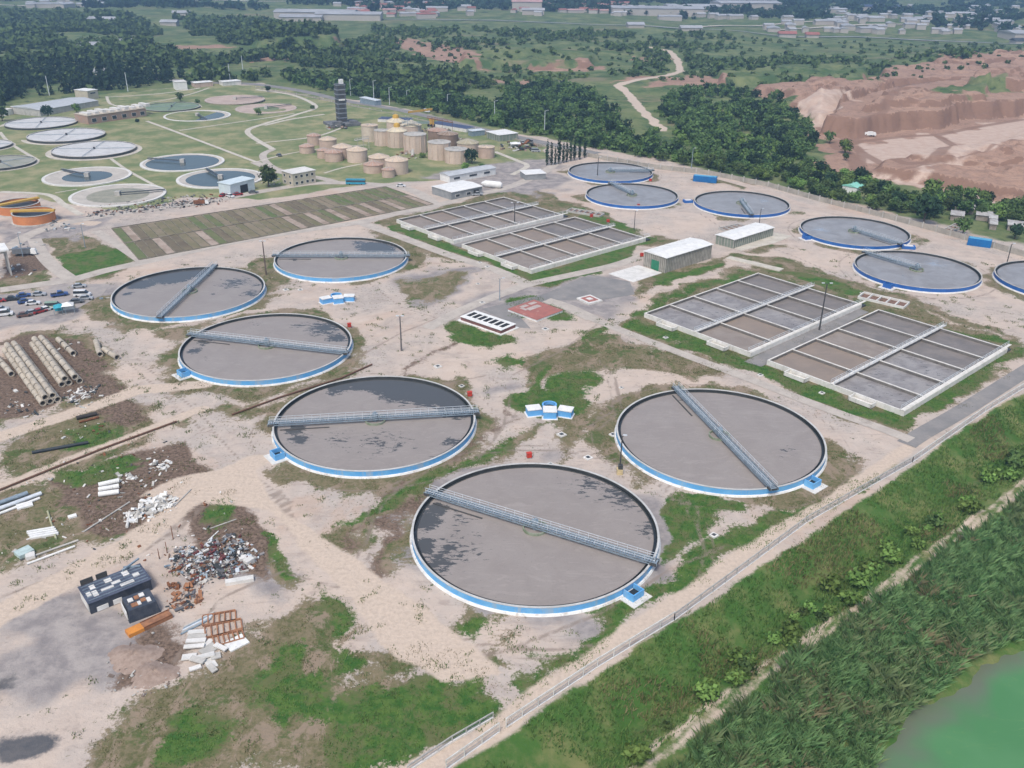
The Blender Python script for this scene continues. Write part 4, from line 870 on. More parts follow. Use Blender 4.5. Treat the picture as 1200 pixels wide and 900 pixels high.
cone_tank(DP(637, 378), 6.6, 10.5, BEIGE, CONC, 'widest flat topped beige digester in front of the cream cone', rise=.5, ribs=12)
cone_tank(DP(728, 345), 6.0, 8.5, mat('brown_render', (.30, .22, .17), .9, (.22, .16, .12), .3), TERRA, 'brown unfinished digester behind the front ones', rise=1.5)
cone_tank(DP(770, 365), 6.2, 9, mat('brown_render', (.30, .22, .17)), mat('brown_roof', (.24, .17, .12), .85, (.34, .26, .2), .3), 'brown roofed digester at the right of the group', rise=1.4)
cone_tank(DP(735, 405), 6.5, 9.5, BEIGE, CONC, 'beige flat topped digester with stains in the front row', rise=.4, ribs=12)
cone_tank(DP(802, 420), 6.3, 7.5, BEIGE, CONC, 'beige open topped digester left of the green bush', rise=.3, ribs=12)
cone_tank(DP(850, 385), 6.5, 6.5, BEIGE, mat('khaki_roof', (.42, .38, .26), .85, (.33, .29, .2), .3), 'khaki coned digester behind the green bush', rise=2)
cone_tank(DP(925, 398), 4.8, 6.2, PINK, TAN, 'pink tank at the right end of the big digesters', rise=.6)
# elevated gangways linking digesters
for i, (a, b, z) in enumerate(((DP(690, 300), DP(790, 320), 9.6), (DP(400, 372), DP(455, 362), 6.4), (DP(590, 330), DP(700, 330), 10.6))):
    p, q = Gz(*a), Gz(*b); mb = MB(); mb.beam((p.x, p.y, z), (q.x, q.y, z), 1.6, .2)
    for s in (-.7, .7): mb.beam((p.x, p.y + s, z + 1), (q.x, q.y + s, z + 1), .12)
    for k in range(6): c = p.lerp(q, k / 5); mb.beam((c.x, c.y, 0 if k % 2 else z), (c.x, c.y, z + 1), .2)
    single('gangway', ('rusty gangway between the brown digesters', 'gangway from the left cluster to the big digesters', 'gangway over the widest beige digester')[i], 'gangway', mb, (RUST, CONC, STEEL)[i])
# yellow crane lying boom + cabin
p, q = Gz(479, 147), Gz(507, 145); z = 9
t = thing('mobile_crane', 'orange yellow crane with level boom behind the digesters', 'crane', Gz(506, 148))
o = t.location; CY = mat('crane_yellow', (.50, .30, .06), .6, (.40, .24, .06), .5)
part(t, 'boom', MB().beam(Vector((p.x, p.y, 8.5)) - o, Vector((q.x, q.y, 9.5)) - o, 1.0, 1.1), CY)
part(t, 'cab', MB().box(0, 0, 1.2, 3.2, 2.6, 3.6), CY); mb = MB(); [mb.cyl((x, -1.6, .8), (x, 1.6, .8), .8) for x in (-2, 0, 2)]; part(t, 'wheel', mb, BLACK)
for a, b, n_, tx in (((445, 141), (482, 143), 9, 'long row of dark blue solar like panels behind the digesters'), ((508, 146), (552, 154), 9, 'second dark blue panel row running toward the grey container')):
    P1, P2 = Gz(*a), Gz(*b); d = (P2 - P1); L = d.length; t = thing('covered_tank', tx, 'covered tank', P1, math.atan2(d.y, d.x), 'dark blue covered tanks')
    part(t, 'wall', MB().box(L / 2, 0, -.5, L, 9, 2.0), CONC_L)
    for i in range(n_): part(t, 'cover_panel', MB().box((i + .5) * L / n_, 0, 1.5, L / n_ - .5, 8.6, .25), mat('navy_panel', (.05, .07, .14), .5, (.08, .1, .17), .5))
# blue tanker bus, white silo on the ground, etc.
def vehicle(px, kind, colour, ang, label, sc_=1.0, group='parked cars and vans', name='parked_car'):
    """kind: car, van, pickup; small but with shaped body, cabin, windows, wheels"""
    o = Gz(*px); t = thing(name, label, {'car': 'car', 'van': 'van', 'pickup': 'pickup', 'truck': 'truck', 'bus': 'bus'}[kind], o, ang, group); t.scale = (sc_,) * 3
    L, Wd = {'car': (4.4, 1.75), 'van': (5.2, 2.0), 'pickup': (5.3, 1.9), 'truck': (9, 2.5), 'bus': (11, 2.6)}[kind]
    def prof(pts, w0): # side profile extruded with slightly narrower top
        mb = MB(); n = len(pts); zm = max(p[1] for p in pts)
        for s in (-1, 1):
            for x, z in pts: mb.v.append((x, s * w0 / 2 * (1 - .12 * max(0, z - .8) / 1.0), z))
        mb.f.append(tuple(range(n))[::-1]); mb.f.append(tuple(range(n, 2 * n)))
        for i in range(n): j = (i + 1) % n; mb.f.append((i, j, n + j, n + i))
        return mb
    h = L / 2
    if kind == 'car': body = [(-h, .35), (h, .35), (h, .75), (h - .9, .92), (-h + .5, .98), (-h, .85)]; cab = [(-h + .45, .97), (h - 1.15, .92), (h - 1.95, 1.45), (-h + 1.1, 1.47)]
    elif kind == 'van': body = [(-h, .4), (h, .4), (h, .95), (h - .7, 1.15), (-h, 1.15)]; cab = [(-h + .02, 1.14), (h - .72, 1.14), (h - 1.5, 2.0), (-h + .1, 2.05)]
    elif kind == 'pickup': body = [(-h, .5), (h, .5), (h, .95), (h - 1.1, 1.1), (-h, 1.1)]; cab = [(-.6, 1.09), (h - 1.2, 1.09), (h - 1.9, 1.75), (-.45, 1.78)]
    elif kind == 'truck': body = [(-h, 1.0), (h - 2.2, 1.0), (h - 2.2, 3.0), (-h, 3.0)]; cab = [(h - 2.1, .6), (h, .6), (h, 1.7), (h - .5, 2.6), (h - 2.1, 2.6)]
    else: body = [(-h, .4), (h, .4), (h, 2.9), (h - .2, 3.1), (-h, 3.1)]; cab = [(-h + .3, 1.5), (h + .02, 1.5), (h + .02, 2.5), (-h + .3, 2.5)]
    part(t, 'body', prof(body, Wd), colour)
    cm = colour if kind in ('truck',) else GLASS
    g = part(t, 'cabin' if kind == 'truck' else 'windows', prof(cab, Wd * (.9 if kind != 'bus' else 1.02)), WHITE if kind == 'truck' else cm)
    if kind in ('car', 'van', 'pickup'):
        zt = max(z for x, z in cab); xs = [x for x, z in cab if z > zt - .1]; mb = MB(); mb.box((min(xs) + max(xs)) / 2, 0, zt + .0, max(xs) - min(xs) + .1, Wd * .84, .07); part(t, 'roof', mb, colour)
    if kind == 'pickup': part(t, 'cargo_bed', MB().box(-h + 1.0, 0, 1.09, 1.7, Wd * .8, .04), BLACK)
    for x in (-h * .62, h * .62):
        for s in (-1, 1): part(t, 'wheel', MB().cyl((x, s * (Wd / 2 - .18), .36), (x, s * (Wd / 2 + .03), .36), .36 if kind != 'truck' else .5, n=12), BLACK)
    return t
CP = {k: mat('car_paint_' + k, v, .35, tuple(c * .8 for c in v), .8, spec=.5) for k, v in {'white': (.75, .76, .76), 'silver': (.42, .44, .46), 'blue': (.04, .09, .26), 'black': (.03, .035, .04), 'red': (.36, .03, .03), 'brown': (.16, .09, .07), 'grey': (.14, .15, .16), 'teal': (.03, .28, .42), 'green': (.25, .36, .26)}.items()}
for px, kd, c_, an, tx in [
 ((15, 352), 'car', 'black', .35, 'dark car at the left end of the back parking row'), ((28, 348), 'car', 'blue', .55, 'blue car parked behind another blue car'),
 ((30, 355), 'car', 'blue', .6, 'blue car parked right in front of another blue car'), ((46, 346.5), 'car', 'silver', .2, 'silver white car longest in the back parking row'),
 ((39, 357), 'car', 'white', .3, 'white car in front of the blue pair'), ((70, 347), 'pickup', 'blue', .5, 'dark blue pickup standing alone in the parking yard'),
 ((97, 347), 'van', 'white', .1, 'large white van at the right of the parking yard'), ((93, 337), 'car', 'silver', .35, 'silver car behind the large white van'),
 ((90, 355), 'car', 'grey', .4, 'dark grey car in front of the large white van'), ((101, 351), 'car', 'silver', .2, 'pale car tucked against the large white van'),
 ((5, 370), 'van', 'white', .4, 'white van at the left edge of the photo'), ((2, 364), 'car', 'silver', .4, 'silver car behind the white van at the left edge'), ((-1, 354), 'car', 'red', .4, 'red car cut by the left edge of the photo'),
 ((29, 371), 'car', 'brown', .5, 'brown car at the left of the front parking row'), ((38.5, 368), 'car', 'silver', .9, 'silver car left of the red car in the front row'),
 ((47, 366.5), 'car', 'red', .9, 'dark red car in the front parking row'), ((55, 364), 'car', 'white', .9, 'white car right of the dark red car'),
 ((64, 361), 'van', 'green', .2, 'pale green van beside the blue canopy'),
 ((279, 229), 'car', 'red', .5, 'red car in front of the open garage doorway'), ((270, 231), 'car', 'white', -.6, 'white car between two red ones by the garage'), ((262, 230), 'car', 'red', 1.2, 'red car at the left corner of the garage'), ((297, 226.5), 'car', 'grey', .1, 'grey car right of the garage beneath the round tree'),
 ((470, 219), 'car', 'white', .0, 'white car alone on the concrete road by the drying beds'), ((559, 229), 'pickup', 'silver', .2, 'silver pickup behind the far left basin'),
 ((500, 131.5), 'van', 'white', -.7, 'white van driving on the perimeter road'),
 ((620, 166), 'car', 'black', .3, 'dark car farthest in the lot beside the cypresses'), ((613, 168), 'car', 'silver', .3, 'silver car beside the dark one in the cypress lot'), ((626, 171), 'car', 'grey', .1, 'grey car nearest the cypresses'), ((612, 176), 'car', 'black', .1, 'black car in front of the white tent by the cypresses'), ((628, 178), 'van', 'silver', .0, 'silver van at the front of the cypress lot'), ((619, 174), 'car', 'brown', .2, 'brown car in the middle of the cypress lot'),
 ((327, 183), 'car', 'grey', 2.2, 'dark car on the lane left of the digesters'), ((403, 119), 'car', 'black', .5, 'black car on the perimeter road behind the tower')]:
    vehicle(px, kd, CP[c_], an, tx)
vehicle((417, 216), 'bus', CP['teal'], .0, 'blue bus standing where the lane meets the concrete road', .85, None, 'bus')
vehicle((1018, 160), 'truck', WHITE, .3, 'white dump truck on the quarry floor', 1.0, None, 'dump_truck')
vehicle((30, 299), 'truck', CP['grey'], .2, 'grey tanker truck beside the roofed concrete frame', .9, None, 'tanker_truck')
vehicle((236, 240), 'truck', RUST, .3, 'rusty orange loader amid the scrap strip', .7, None, 'loader')
# tents / canopy
def canopy(px, sx, sy, h, m_, label, an=0):
    o = Gz(*px); t = thing('canopy', label, 'canopy', o, an); part(t, 'roof', MB().lathe([(.01, h + .9), (sx * .7, h)], 4), m_).rotation_euler.z = PI / 4
    for a in (-1, 1):
        for b in (-1, 1): part(t, 'pole', MB().box(a * sx * .47, b * sx * .47, 0, .12, .12, h), STEEL)
    part(t, 'side_cloth', MB().box(0, sx * .47, .3, sx * .9, .05, h - .3), m_)
canopy((71, 367), 3.4, 3, 2.3, mat('turquoise_cloth', (.05, .38, .48), .7), 'turquoise canopy at the end of the front parking row', .4)
canopy((81, 366), 3.6, 3, 2.6, WHITE, 'white canopy right of the turquoise one', .4)
canopy((604, 173), 6, 4, 2.5, WHITE, 'long white tent beside the cypress parking lot', .1)
# white silo lying on the yard
t = thing('lying_silo', 'white silo lying on its side between warehouse and hut', 'silo', Gz(579, 220), R_(-20))
part(t, 'shell', MB().cyl((-4.5, 0, 1.6), (3, 0, 1.6), 1.6, n=20), WHITE, smooth=False); part(t, 'cone', MB().cyl((-6.5, 0, 1.6), (-4.5, 0, 1.6), .5, 1.6, n=20), WHITE); part(t, 'end_cap', MB().cyl((3, 0, 1.6), (4, 0, 1.6), 1.6, .9, n=20), WHITE)
# blue containers
for px, L, an, tx in (((826, 213), 11.5, -.35, 'bright blue container beside the perimeter wall, near the cypress side'), ((1147, 288), 8.5, -.5, 'small teal blue container with white top near the right edge')):
    t = thing('blue_container', tx, 'container', Gz(*px), an, 'blue containers'); cm = mat('container_blue', (.01, .16, .42), .5, (.015, .12, .33), .5)
    part(t, 'body', MB().box(0, 0, 0, L, 3, 2.9), cm); part(t, 'lid', MB().box(0, 0, 2.9, L - .6, 2.6, .12), mat('container_top', (.12, .40, .60), .5)); mb = MB(); [mb.box(-L / 2 + .4 + i * .8, -1.53, .1, .35, .08, 2.6) for i in range(int(L / .8))]; part(t, 'side_rib', mb, cm)
# low structures in the blue tank field
for i, (px, L, W_, an, m_) in enumerate([((806, 237), 4, 3, .2, BLUE_D), ((1064, 291), 5, 3, -.2, BLUE_D)]):
    t = thing('valve_chamber', ('small blue valve chamber between the dark blue tanks, left', 'small blue valve chamber between the two right dark blue tanks')[i], 'chamber', Gz(*px), an, 'valve chambers')
    part(t, 'wall', MB().box(0, 0, 0, L, W_, 1.1), m_); part(t, 'lid', MB().box(0, 0, 1.1, L * .7, W_ * .7, .1), CONC_L)
def frame_pit(px, L, W_, an, label, m_=CONC_L, cells=4):
    t = thing('concrete_pit', label, 'pit', Gz(*px), an, 'low concrete pits'); mb = MB()
    mb.box(0, W_ / 2, 0, L, .4, .8); mb.box(0, -W_ / 2, 0, L, .4, .8)
    for i in range(cells + 1): mb.box(-L / 2 + L * i / cells, 0, 0, .35, W_ - .4, .78)
    part(t, 'wall', mb, m_); part(t, 'pit_floor', MB().box(0, 0, 0, L - .5, W_ - .5, .15), mat('pit_soil', (.24, .14, .10), .9, (.16, .10, .08), 1))
frame_pit((1035, 353), 15, 6, R_(-38), 'long low pit with brown cells behind the right basin', CONC_L, 5)
frame_pit((859, 268), 12, 5, R_(35), 'low cluttered pit behind the greenish shed', CONC, 4)
frame_pit((686, 250), 16, 5, R_(-30), 'low ribbed pit behind the far right basin', CONC, 6)
frame_pit((1118, 268), 14, 4, R_(45), 'low pit beyond the dark blue tank by the wall', CONC, 3)
# pump row and red slab
o, an, L, Wd = foot((587, 392), (548, 373), (604, 384.5))
t = thing('pump_station', 'low white topped station with six dark openings on the grass', 'pump station', o, an); hh = 1.3
part(t, 'wall', MB().box(L / 2, Wd / 2, 0, L, Wd, hh), mat('maroon_wall', (.20, .09, .08), .8, (.14, .07, .06), .5)); part(t, 'top_slab', MB().box(L / 2, Wd / 2, hh, L + .3, Wd + .3, .14), WHITE)
part(t, 'base', MB().box(L / 2, Wd / 2, 0, L + 1.6, Wd + 1.6, .25), WHITE)
for i in range(7): part(t, 'hatch', MB().box(L * .52, Wd * (i + .7) / 7.4, hh + .14, L * .5, Wd / 7.4 * .62, .12), BLACK)
o, an, L, Wd = foot((629, 377.5), (599, 363.5), (659.5, 366))
t = thing('red_slab', 'faded red topped chamber slab with pale panels', 'chamber', o, an)
part(t, 'wall', MB().box(L / 2, Wd / 2, 0, L, Wd, .7), WHITE); part(t, 'top_slab', MB().box(L / 2, Wd / 2, .7, L + .2, Wd + .2, .1), REDF)
for i, (a, b, c, d) in enumerate(((.45, .62, .28, .16), (.68, .62, .28, .16), (.45, .85, .3, .12), (.78, .85, .3, .12), (.3, .72, .12, .2))): part(t, 'cover_panel', MB().box(L * a, Wd * b, .8, L * c * .8, Wd * d, .06), mat('pale_panel', (.52, .44, .40), .8))
o, an, L, Wd = foot((690, 357.5), (676, 350.5), (706, 353.5))
t = thing('low_chamber', 'small pink floored chamber with white border', 'chamber', o, an)
part(t, 'wall', MB().box(L / 2, Wd / 2, 0, L, Wd, .5), CONC_L); part(t, 'floor_slab', MB().box(L / 2, Wd / 2, .5, L * .7, Wd * .7, .05), REDF); part(t, 'hatch', MB().box(L / 2, Wd / 2, .55, L * .3, Wd * .3, .12), CONC_L)
# pallet like walkway behind the corrugated shed
o, an, L, Wd = foot((851, 303), (848, 299.5), (914, 318))
single('concrete_walk', 'narrow pale concrete walk behind the corrugated shed', 'walkway', MB().box(L / 2, 1.2, 0, L, 3.6, .35), PATHM, o, an)
# splitter boxes
def splitter(px, k, an, label):
    t = thing('splitter_box', label, 'splitter box', Gz(*px), an, 'blue and white flow splitters'); t.scale = (k,) * 3; LB = mat('splitter_blue', (.11, .36, .70), .55, (.16, .42, .72), .6)
    def chamber(cx, cy, sx, sy, h, rz=0):
        c = part(t, 'chamber', MB().box(cx, cy, 0, sx, sy, h, rz), LB)
        part(c, 'top_slab', MB().box(cx, cy, h, sx + .25, sy + .25, .22, rz), WHITE); part(c, 'plinth', MB().box(cx, cy, 0, sx + .7, sy + .7, .2, rz), WHITE)
    chamber(0, -.6, 3.2, 3.0, 2.0); chamber(-4.0, .6, 3.4, 2.6, 1.8, .25); chamber(4.0, .2, 3.4, 2.6, 1.8, -.3)
    part(t, 'link_wall', MB().box(0, .3, 0, 6, 1.0, 1.3), LB)
    part(t, 'inlet_ring', MB().ring(1.5, 1.9, 0, 1.9, 28, 0, 2.6), LB); part(t, 'ring_water', MB().cyl((0, 2.6, 0), (0, 2.6, 1.0), 1.49, n=28), LAUND)
splitter((644, 487), 1.0, .0, 'blue and white flow splitter box between two front tanks, on a green patch')
splitter((396, 354), .95, .35, 'blue and white flow splitter box between the three back left tanks')
# manhole / inspection chambers
MS = .8
MAN = [((513, 430), 1.3), ((658, 510), 1.3), ((689, 537), 1.2), ((541, 453), .9), ((565, 355), 1.1), ((718, 510), 1), ((836.5, 628), 1.0), ((780, 396), .9), ((891, 440), .9), ((963, 461), .9), ((639, 386), 1.2), ((571, 313), 1), ((562, 308), 1), ((560, 333), .8), ((645, 545), 1.0), ((1010, 344), .8), ((335, 340), 1.2), ((352, 340), 1), ((728, 455), .7)]
for i, (px, s) in enumerate(MAN):
    t = thing('inspection_chamber', 'small square white manhole collar set in the ground', 'manhole', Gz(*px), .7, 'white manhole collars')
    part(t, 'collar', MB().box(0, 0, 0, 1.4 * s, 1.4 * s, .3), CONC_L); part(t, 'cover', MB().box(0, 0, .3, .7 * s, .7 * s, .08), CONC_D)
for px, tx in (((550.5, 465), 'red hydrant box at the right rim of the tank with the dark crescent'), ((620, 537), 'red hydrant box behind the nearest tank'), ((409.5, 384), 'red hydrant box at the right of the tank below the splitter'), ((693, 255), 'red box left of its twin by the far right basin'), ((712.5, 261), 'red box behind the far right basin corner'), ((762, 213), 'red box at the rim of the tank by the cypresses'), ((748, 243), 'red box at the front rim of the half bridge tank'), ((752, 301), 'red box left of the corrugated shed')):
    t = thing('hydrant_box', tx, 'hydrant', Gz(*px), .3, 'red hydrant boxes'); part(t, 'cabinet', MB().box(0, 0, .3, 1.1, .8, 1.1), RED); part(t, 'cap', MB().box(0, 0, 1.4, 1.25, .95, .1), RED); part(t, 'foot', MB().box(0, 0, 0, .8, .6, .3), CONC)
# ================================================================== OLD PLANT
GRAVEL = mat('filter_gravel', (.58, .58, .57), .95, (.46, .46, .45), .35, stain=(.34, .34, .33))
def filter_bed(c, r, label, media=GRAVEL, h=1.2, outer=3.0):
    t = thing('trickling_filter', label, 'filter tank', (c[0], c[1], 0), random.random(), 'old trickling filters')
    part(t, 'wall', MB().ring(r - .35, r, 0, h + .3, 64), CONC_D); part(t, 'rim', MB().ring(r - .4, r + .1, h + .3, h + .42, 64), CONC)
    part(t, 'walkway_ring', MB().ring(r + .1, r + outer, 0, .2, 64), PATHM); part(t, 'filter_media', MB().disc(r - .36, h, 64), media)
    arm = part(t, 'distributor', MB().cyl((0, 0, h), (0, 0, h + 1.2), .7, .5, 12), STEEL_D)
    for i in range(4): a = PI / 2 * i; part(arm, 'distributor_arm', MB().beam((0, 0, h + .5), ((r - .8) * math.cos(a), (r - .8) * math.sin(a), h + .5), .22), STEEL)
filter_bed((-297.5, 580.6), 20.8, 'white gravel filter farthest back at the left, before the long hall')
filter_bed((-264.6, 542.5), 21.3, 'middle white gravel filter of the three in a row')
filter_bed((-232.1, 504.2), 21.7, 'nearest white gravel filter of the three in a row')
filter_bed((-298.5, 511.4), 15.8, 'small gravel filter cut by the left edge, farther one', GRAVEL, 1.0, 1.5)
filter_bed((-265.8, 469.2), 16.5, 'small weedy gravel filter at the left edge, nearer one', mat('weedy_gravel', (.33, .33, .29), .95, (.25, .26, .2), .2), 1.0, 1.5)
filter_bed((-239, 648.5), 19.1, 'green algae covered round tank at the back of the old plant', mat('algae_water', (.16, .22, .13), .5, (.22, .28, .17), .2), .9, 1.2)
OLDW = mat('old_tank_water', (.05, .068, .068), .22, (.07, .09, .088), .1, spec=.5)
SLOPE = mat('sloped_concrete', (.52, .48, .42), .9, (.42, .385, .34), .15, stain=(.27, .25, .22))
def funnel_tank(c, r, label, ri, zi, water, zw, rw, br, slope=SLOPE, rimm=CONC_L):
    t = thing('old_clarifier', label, 'settling tank', (c[0], c[1], 0), 0, 'old sloped clarifiers')
    part(t, 'rim', MB().ring(r - .5, r + .9, 0, .55, 64), rimm)
    part(t, 'sloped_floor', MB().lathe([(r - .505, .45), (ri, zi), (.01, zi - .01)], 64), slope)
    if water: part(t, 'water', MB().disc(rw, zw, 64), water)
    part(t, 'centre_tower', MB().box(0, 0, zi, 2.2, 2.2, .9 - zi + 1.2), CONC); a = br
    b = part(t, 'bridge', MB().box(r / 2, 0, 1.15, r + 1, 1.4, .25), CONC_D); b.rotation_euler.z = a
    part(b, 'railing', MB().beam((0, .6, 2.1), (r, .6, 2.1), .1), STEEL)
# sunken floors need holes in the ground: keep them as raised shallow funnels instead, floor just above grade
funnel_tank((-210.5, 444.4), 19.6, 'empty sloped clarifier with a small dark pool, left one of two', 10, .16, OLDW, .24, 11.5, 2.6)
funnel_tank((-181.3, 409), 20, 'empty sloped clarifier with leaning bridge, beside the scrap strip', 13, .14, mat('muddy_pool', (.24, .24, .18), .6, (.34, .32, .25), .3), .20, 13.5, .4)
funnel_tank((-174.6, 477.7), 20.3, 'old clarifier full of dark water with white rim, left of the garage', 17, .14, OLDW, .3, 18.4, 2.9)
funnel_tank((-144.6, 443.8), 20, 'old clarifier of dark water right behind the pale garage', 16, .14, OLDW, .22, 16.5, 2.2)
funnel_tank((-211.4, 617.9), 20.6, 'old clarifier with dark water farther back, near the footpath', 16, .14, OLDW, .25, 17.5, -1.0)
PKS = mat('pink_concrete', (.50, .40, .34), .9, (.40, .31, .26), .15)
funnel_tank((-206, 687.3), 20.4, 'pinkish empty ring tank at the far corner of the old plant, farther one', 12, .14, PKS, .2, 9, .5, PKS, mat('pink_rim', (.55, .46, .4)))
funnel_tank((-173.7, 649.7), 20, 'pinkish empty ring tank by the curving lane, nearer one', 12, .14, mat('green_pool', (.2, .25, .14), .8), .2, 9, .8, PKS, mat('pink_rim', (.55, .46, .4)))
for px, ra, tx in (((30, 265.5), 8.1, 'orange round tank with yellow bridge, nearer of the pair'), ((12, 254.5), 8.4, 'orange round tank with yellow bridge, farther and cut by the left edge')):
    c = G(*px); t = thing('orange_tank', tx, 'tank', (c.x, c.y + ra, 0), 0, 'orange tanks'); hh = 3.9
    part(t, 'wall', MB().ring(ra - .3, ra, 0, hh, 48), ORANGE); part(t, 'coping', MB().ring(ra - .4, ra + .15, hh, hh + .15, 48), CONC); part(t, 'base', MB().ring(ra, ra + .8, 0, .4, 48), CONC)
    part(t, 'inner_sludge', MB().disc(ra - .31, hh - 1.1, 48), CONC_D); mb = MB(); mb.box(0, 0, hh + .2, 2 * ra + 1, 2.0, .7); part(t, 'bridge', mb, YELLOW).rotation_euler.z = .12 if px[0] == 30 else .9
# roofed concrete frame left edge
t = thing('roofed_frame', 'tall open concrete frame with white roof at the left edge', 'structure', Gz(2, 321), R_(35))
for a in (-1, 1):
    for b in (-1, 0, 1): part(t, 'column', MB().box(a * 2.6, b * 3.6, 0, .5, .5, 9), CONC)
mb = MB(); [mb.box(0, b * 3.6, 8.2, 5.2, .4, .5) for b in (-1, 0, 1)]; part(t, 'cross_beam', mb, CONC); part(t, 'roof', MB().box(0, 0, 9, 7, 9.4, .5), WHITE)
# drying beds
c00, c10, c01, c11 = G(163, 305), G(508, 239.5), G(131, 268), G(452, 219)
def bl(u, v): return (c00 * (1 - u) + c10 * u) * (1 - v) + (c01 * (1 - u) + c11 * u) * v
t = thing('drying_beds', 'wide field of narrow sludge drying beds in two long rows', 'drying beds', (0, 0, 0))
BM = [mat('bed_' + k, a, .95, b, .15) for k, a, b in (('olive', (.15, .145, .075), (.22, .18, .115)), ('tan', (.26, .21, .15), (.18, .16, .095)), ('green', (.10, .145, .05), (.16, .16, .08)), ('dark', (.13, .105, .075), (.19, .16, .10)), ('dry', (.42, .34, .28), (.26, .2, .15)))]
NB = 38; rr = random.Random(5)
for row, (v0, v1) in enumerate(((.02, .49), (.52, .98))):
    for i in range(NB):
        u0, u1 = (i + .06) / NB, (i + .94) / NB; k = rr.choices(range(5), (5, 4, 2, 3, 1))[0]
        if row == 0 and 18 < i < 30 and i % 3 == 1: k = 4
        if row == 1 and 27 < i: k = 2 if i % 3 else 0
        pts = [bl(u0, v0), bl(u1, v0), bl(u1, v1), bl(u0, v1)]; part(t, 'bed', MB().prism([(p.x, p.y) for p in pts], 0, .12 + .01 * k), BM[k])
mb = MB()
for i in range(NB + 1): mb.beam(bl(i / NB, 0) + Vector((0, 0, .15)), bl(i / NB, 1) + Vector((0, 0, .15)), .28, .3)
for v in (0, .505, 1): mb.beam(bl(0, v) + Vector((0, 0, .16)), bl(1, v) + Vector((0, 0, .16)), .5 if v == .505 else .35, .34)
part(t, 'divider_wall', mb, mat('old_curb', (.27, .24, .19), .9, (.12, .11, .08), .3))
# ================================================================== PIPES, CONTAINERS, SCRAP
PIPEC = mat('pipe_concrete', (.50, .45, .37), .85, (.38, .335, .27), .5, stain=(.25, .22, .18))
def pipe_mesh(r, L, mt=PIPEC):
    mb = MB(); n = 18
    mb.lathe([(r, 0), (r, L * .86), (r * 1.1, L * .9), (r * 1.1, L), (r * .8, L), (r * .8, 0)], n, closed=True)
    mb.v = [(z - L / 2, x, y) for x, y, z in mb.v]; return mb.mesh('concrete_pipe', mt)
PM = pipe_mesh(.78, 3.9)
def pipe_row(a, b, label, z, off, group):
    A, B = Gz(*a), Gz(*b); d = B - A; L = d.length; d /= L; nrm = Vector((-d.y, d.x, 0)); n = max(1, round(L / 4.0)); an = math.atan2(d.y, d.x)
    for i in range(n):
        p = A + d * (L * (i + .5) / n) + nrm * off
        o = link('concrete_pipe', PM, None, (p.x + random.uniform(-.06, .06), p.y, .8 + z), an + random.uniform(-.02, .02)); tag(o, label, 'pipe', group)
g1, g2 = 'concrete pipes of the left stack', 'concrete pipes of the right stack'
for off, z, tx in ((-1.75, 0, 'lower left row'), (0, 0, 'lower middle row'), (1.75, 0, 'lower right row'), (-.87, 1.4, 'upper left row'), (.87, 1.4, 'upper right row')):
    pipe_row((14, 411), (60, 474), 'beige concrete pipe of the long left stack, ' + tx, z, off, g1)
    pipe_row((46, 404), (86, 452) if off > 0 else (82, 452), 'beige concrete pipe of the shorter right stack, ' + tx, z, off, g2)
pipe_row((0, 416), (22, 440), 'beige concrete pipe in the loose row left of the left stack', 0, -1.5, 'loose concrete pipes left of the stack')
pipe_row((60, 402), (78, 420), 'beige concrete pipe lying right of the right stack', 0, 2, 'loose concrete pipes right of the stack')
pipe_row((113, 403), (118, 418), 'concrete pipe of the short left pair by the dirt track', 0, 0, 'four pipes lying by the track')
pipe_row((122, 412), (138, 422), 'concrete pipe of the short right pair by the dirt track', 0, 0, 'four pipes lying by the track')
def long_pipe(a, b, r, m_, name, label, cat='pipe', z=None):
    A, B = Gz(*a), Gz(*b); z = r if z is None else z; c = (A + B) / 2; c.z = 0; q = c + Vector((0, 0, 0))
    return single(name, label, cat, MB().cyl(A - q + Vector((0, 0, z)), B - q + Vector((0, 0, z)), r, n=12), m_, c)
long_pipe((38, 532), (104, 520), .38, mat('black_pipe', (.03, .04, .05), .5), 'black_pipe', 'long thin black pipe on the green strip')
long_pipe((90, 492), (114, 486.5), .5, mat('dark_pipe', (.05, .045, .04), .7), 'black_pipe', 'short thick black pipe beside the dirt track')
long_pipe((93, 496), (116, 490), .3, RUST, 'brown_pipe', 'short brown pipe in front of the thick black one')
long_pipe((-5, 600), (49, 580), .45, STEEL_L, 'steel_pipe', 'long pale steel pipe at the left edge, nearer of two'); long_pipe((0, 592), (33, 580), .5, STEEL, 'steel_pipe', 'grey steel pipe behind the long pale one at the left edge')
long_pipe((-2, 604), (47, 585), .3, WHITE, 'plastic_pipe', 'white thin pipe in front of the pale steel pipe')
for a, b, r, m_, tx in (((98, 624), (152, 589), .16, CONC, 'thin pole lying across the dark soil, longer'), ((56, 600), (66, 632), .2, mat('bamboo', (.42, .42, .27), .8), 'pale greenish pole lying in the grass pointing at the camera'), ((203, 595), (224, 574), .13, CONC, 'thin pole lying at the right of the rubble heap'), ((32, 662), (88, 641), .22, WHITE, 'long white beam at the edge of the bare yard, nearer'), ((30, 656), (92, 634), .2, CONC, 'long grey beam behind the white one'), ((246, 620), (277, 609), .12, CONC, 'thin pole in front of the small green patch'), ((244, 634), (256, 623), .12, WHITE, 'short thin pole left of the scrap heap'), ((149, 619), (152, 604), .3, CONC_L, 'short upright white post of the rubble heap')):
    long_pipe(a, b, r, m_, 'pole', tx, 'pole')
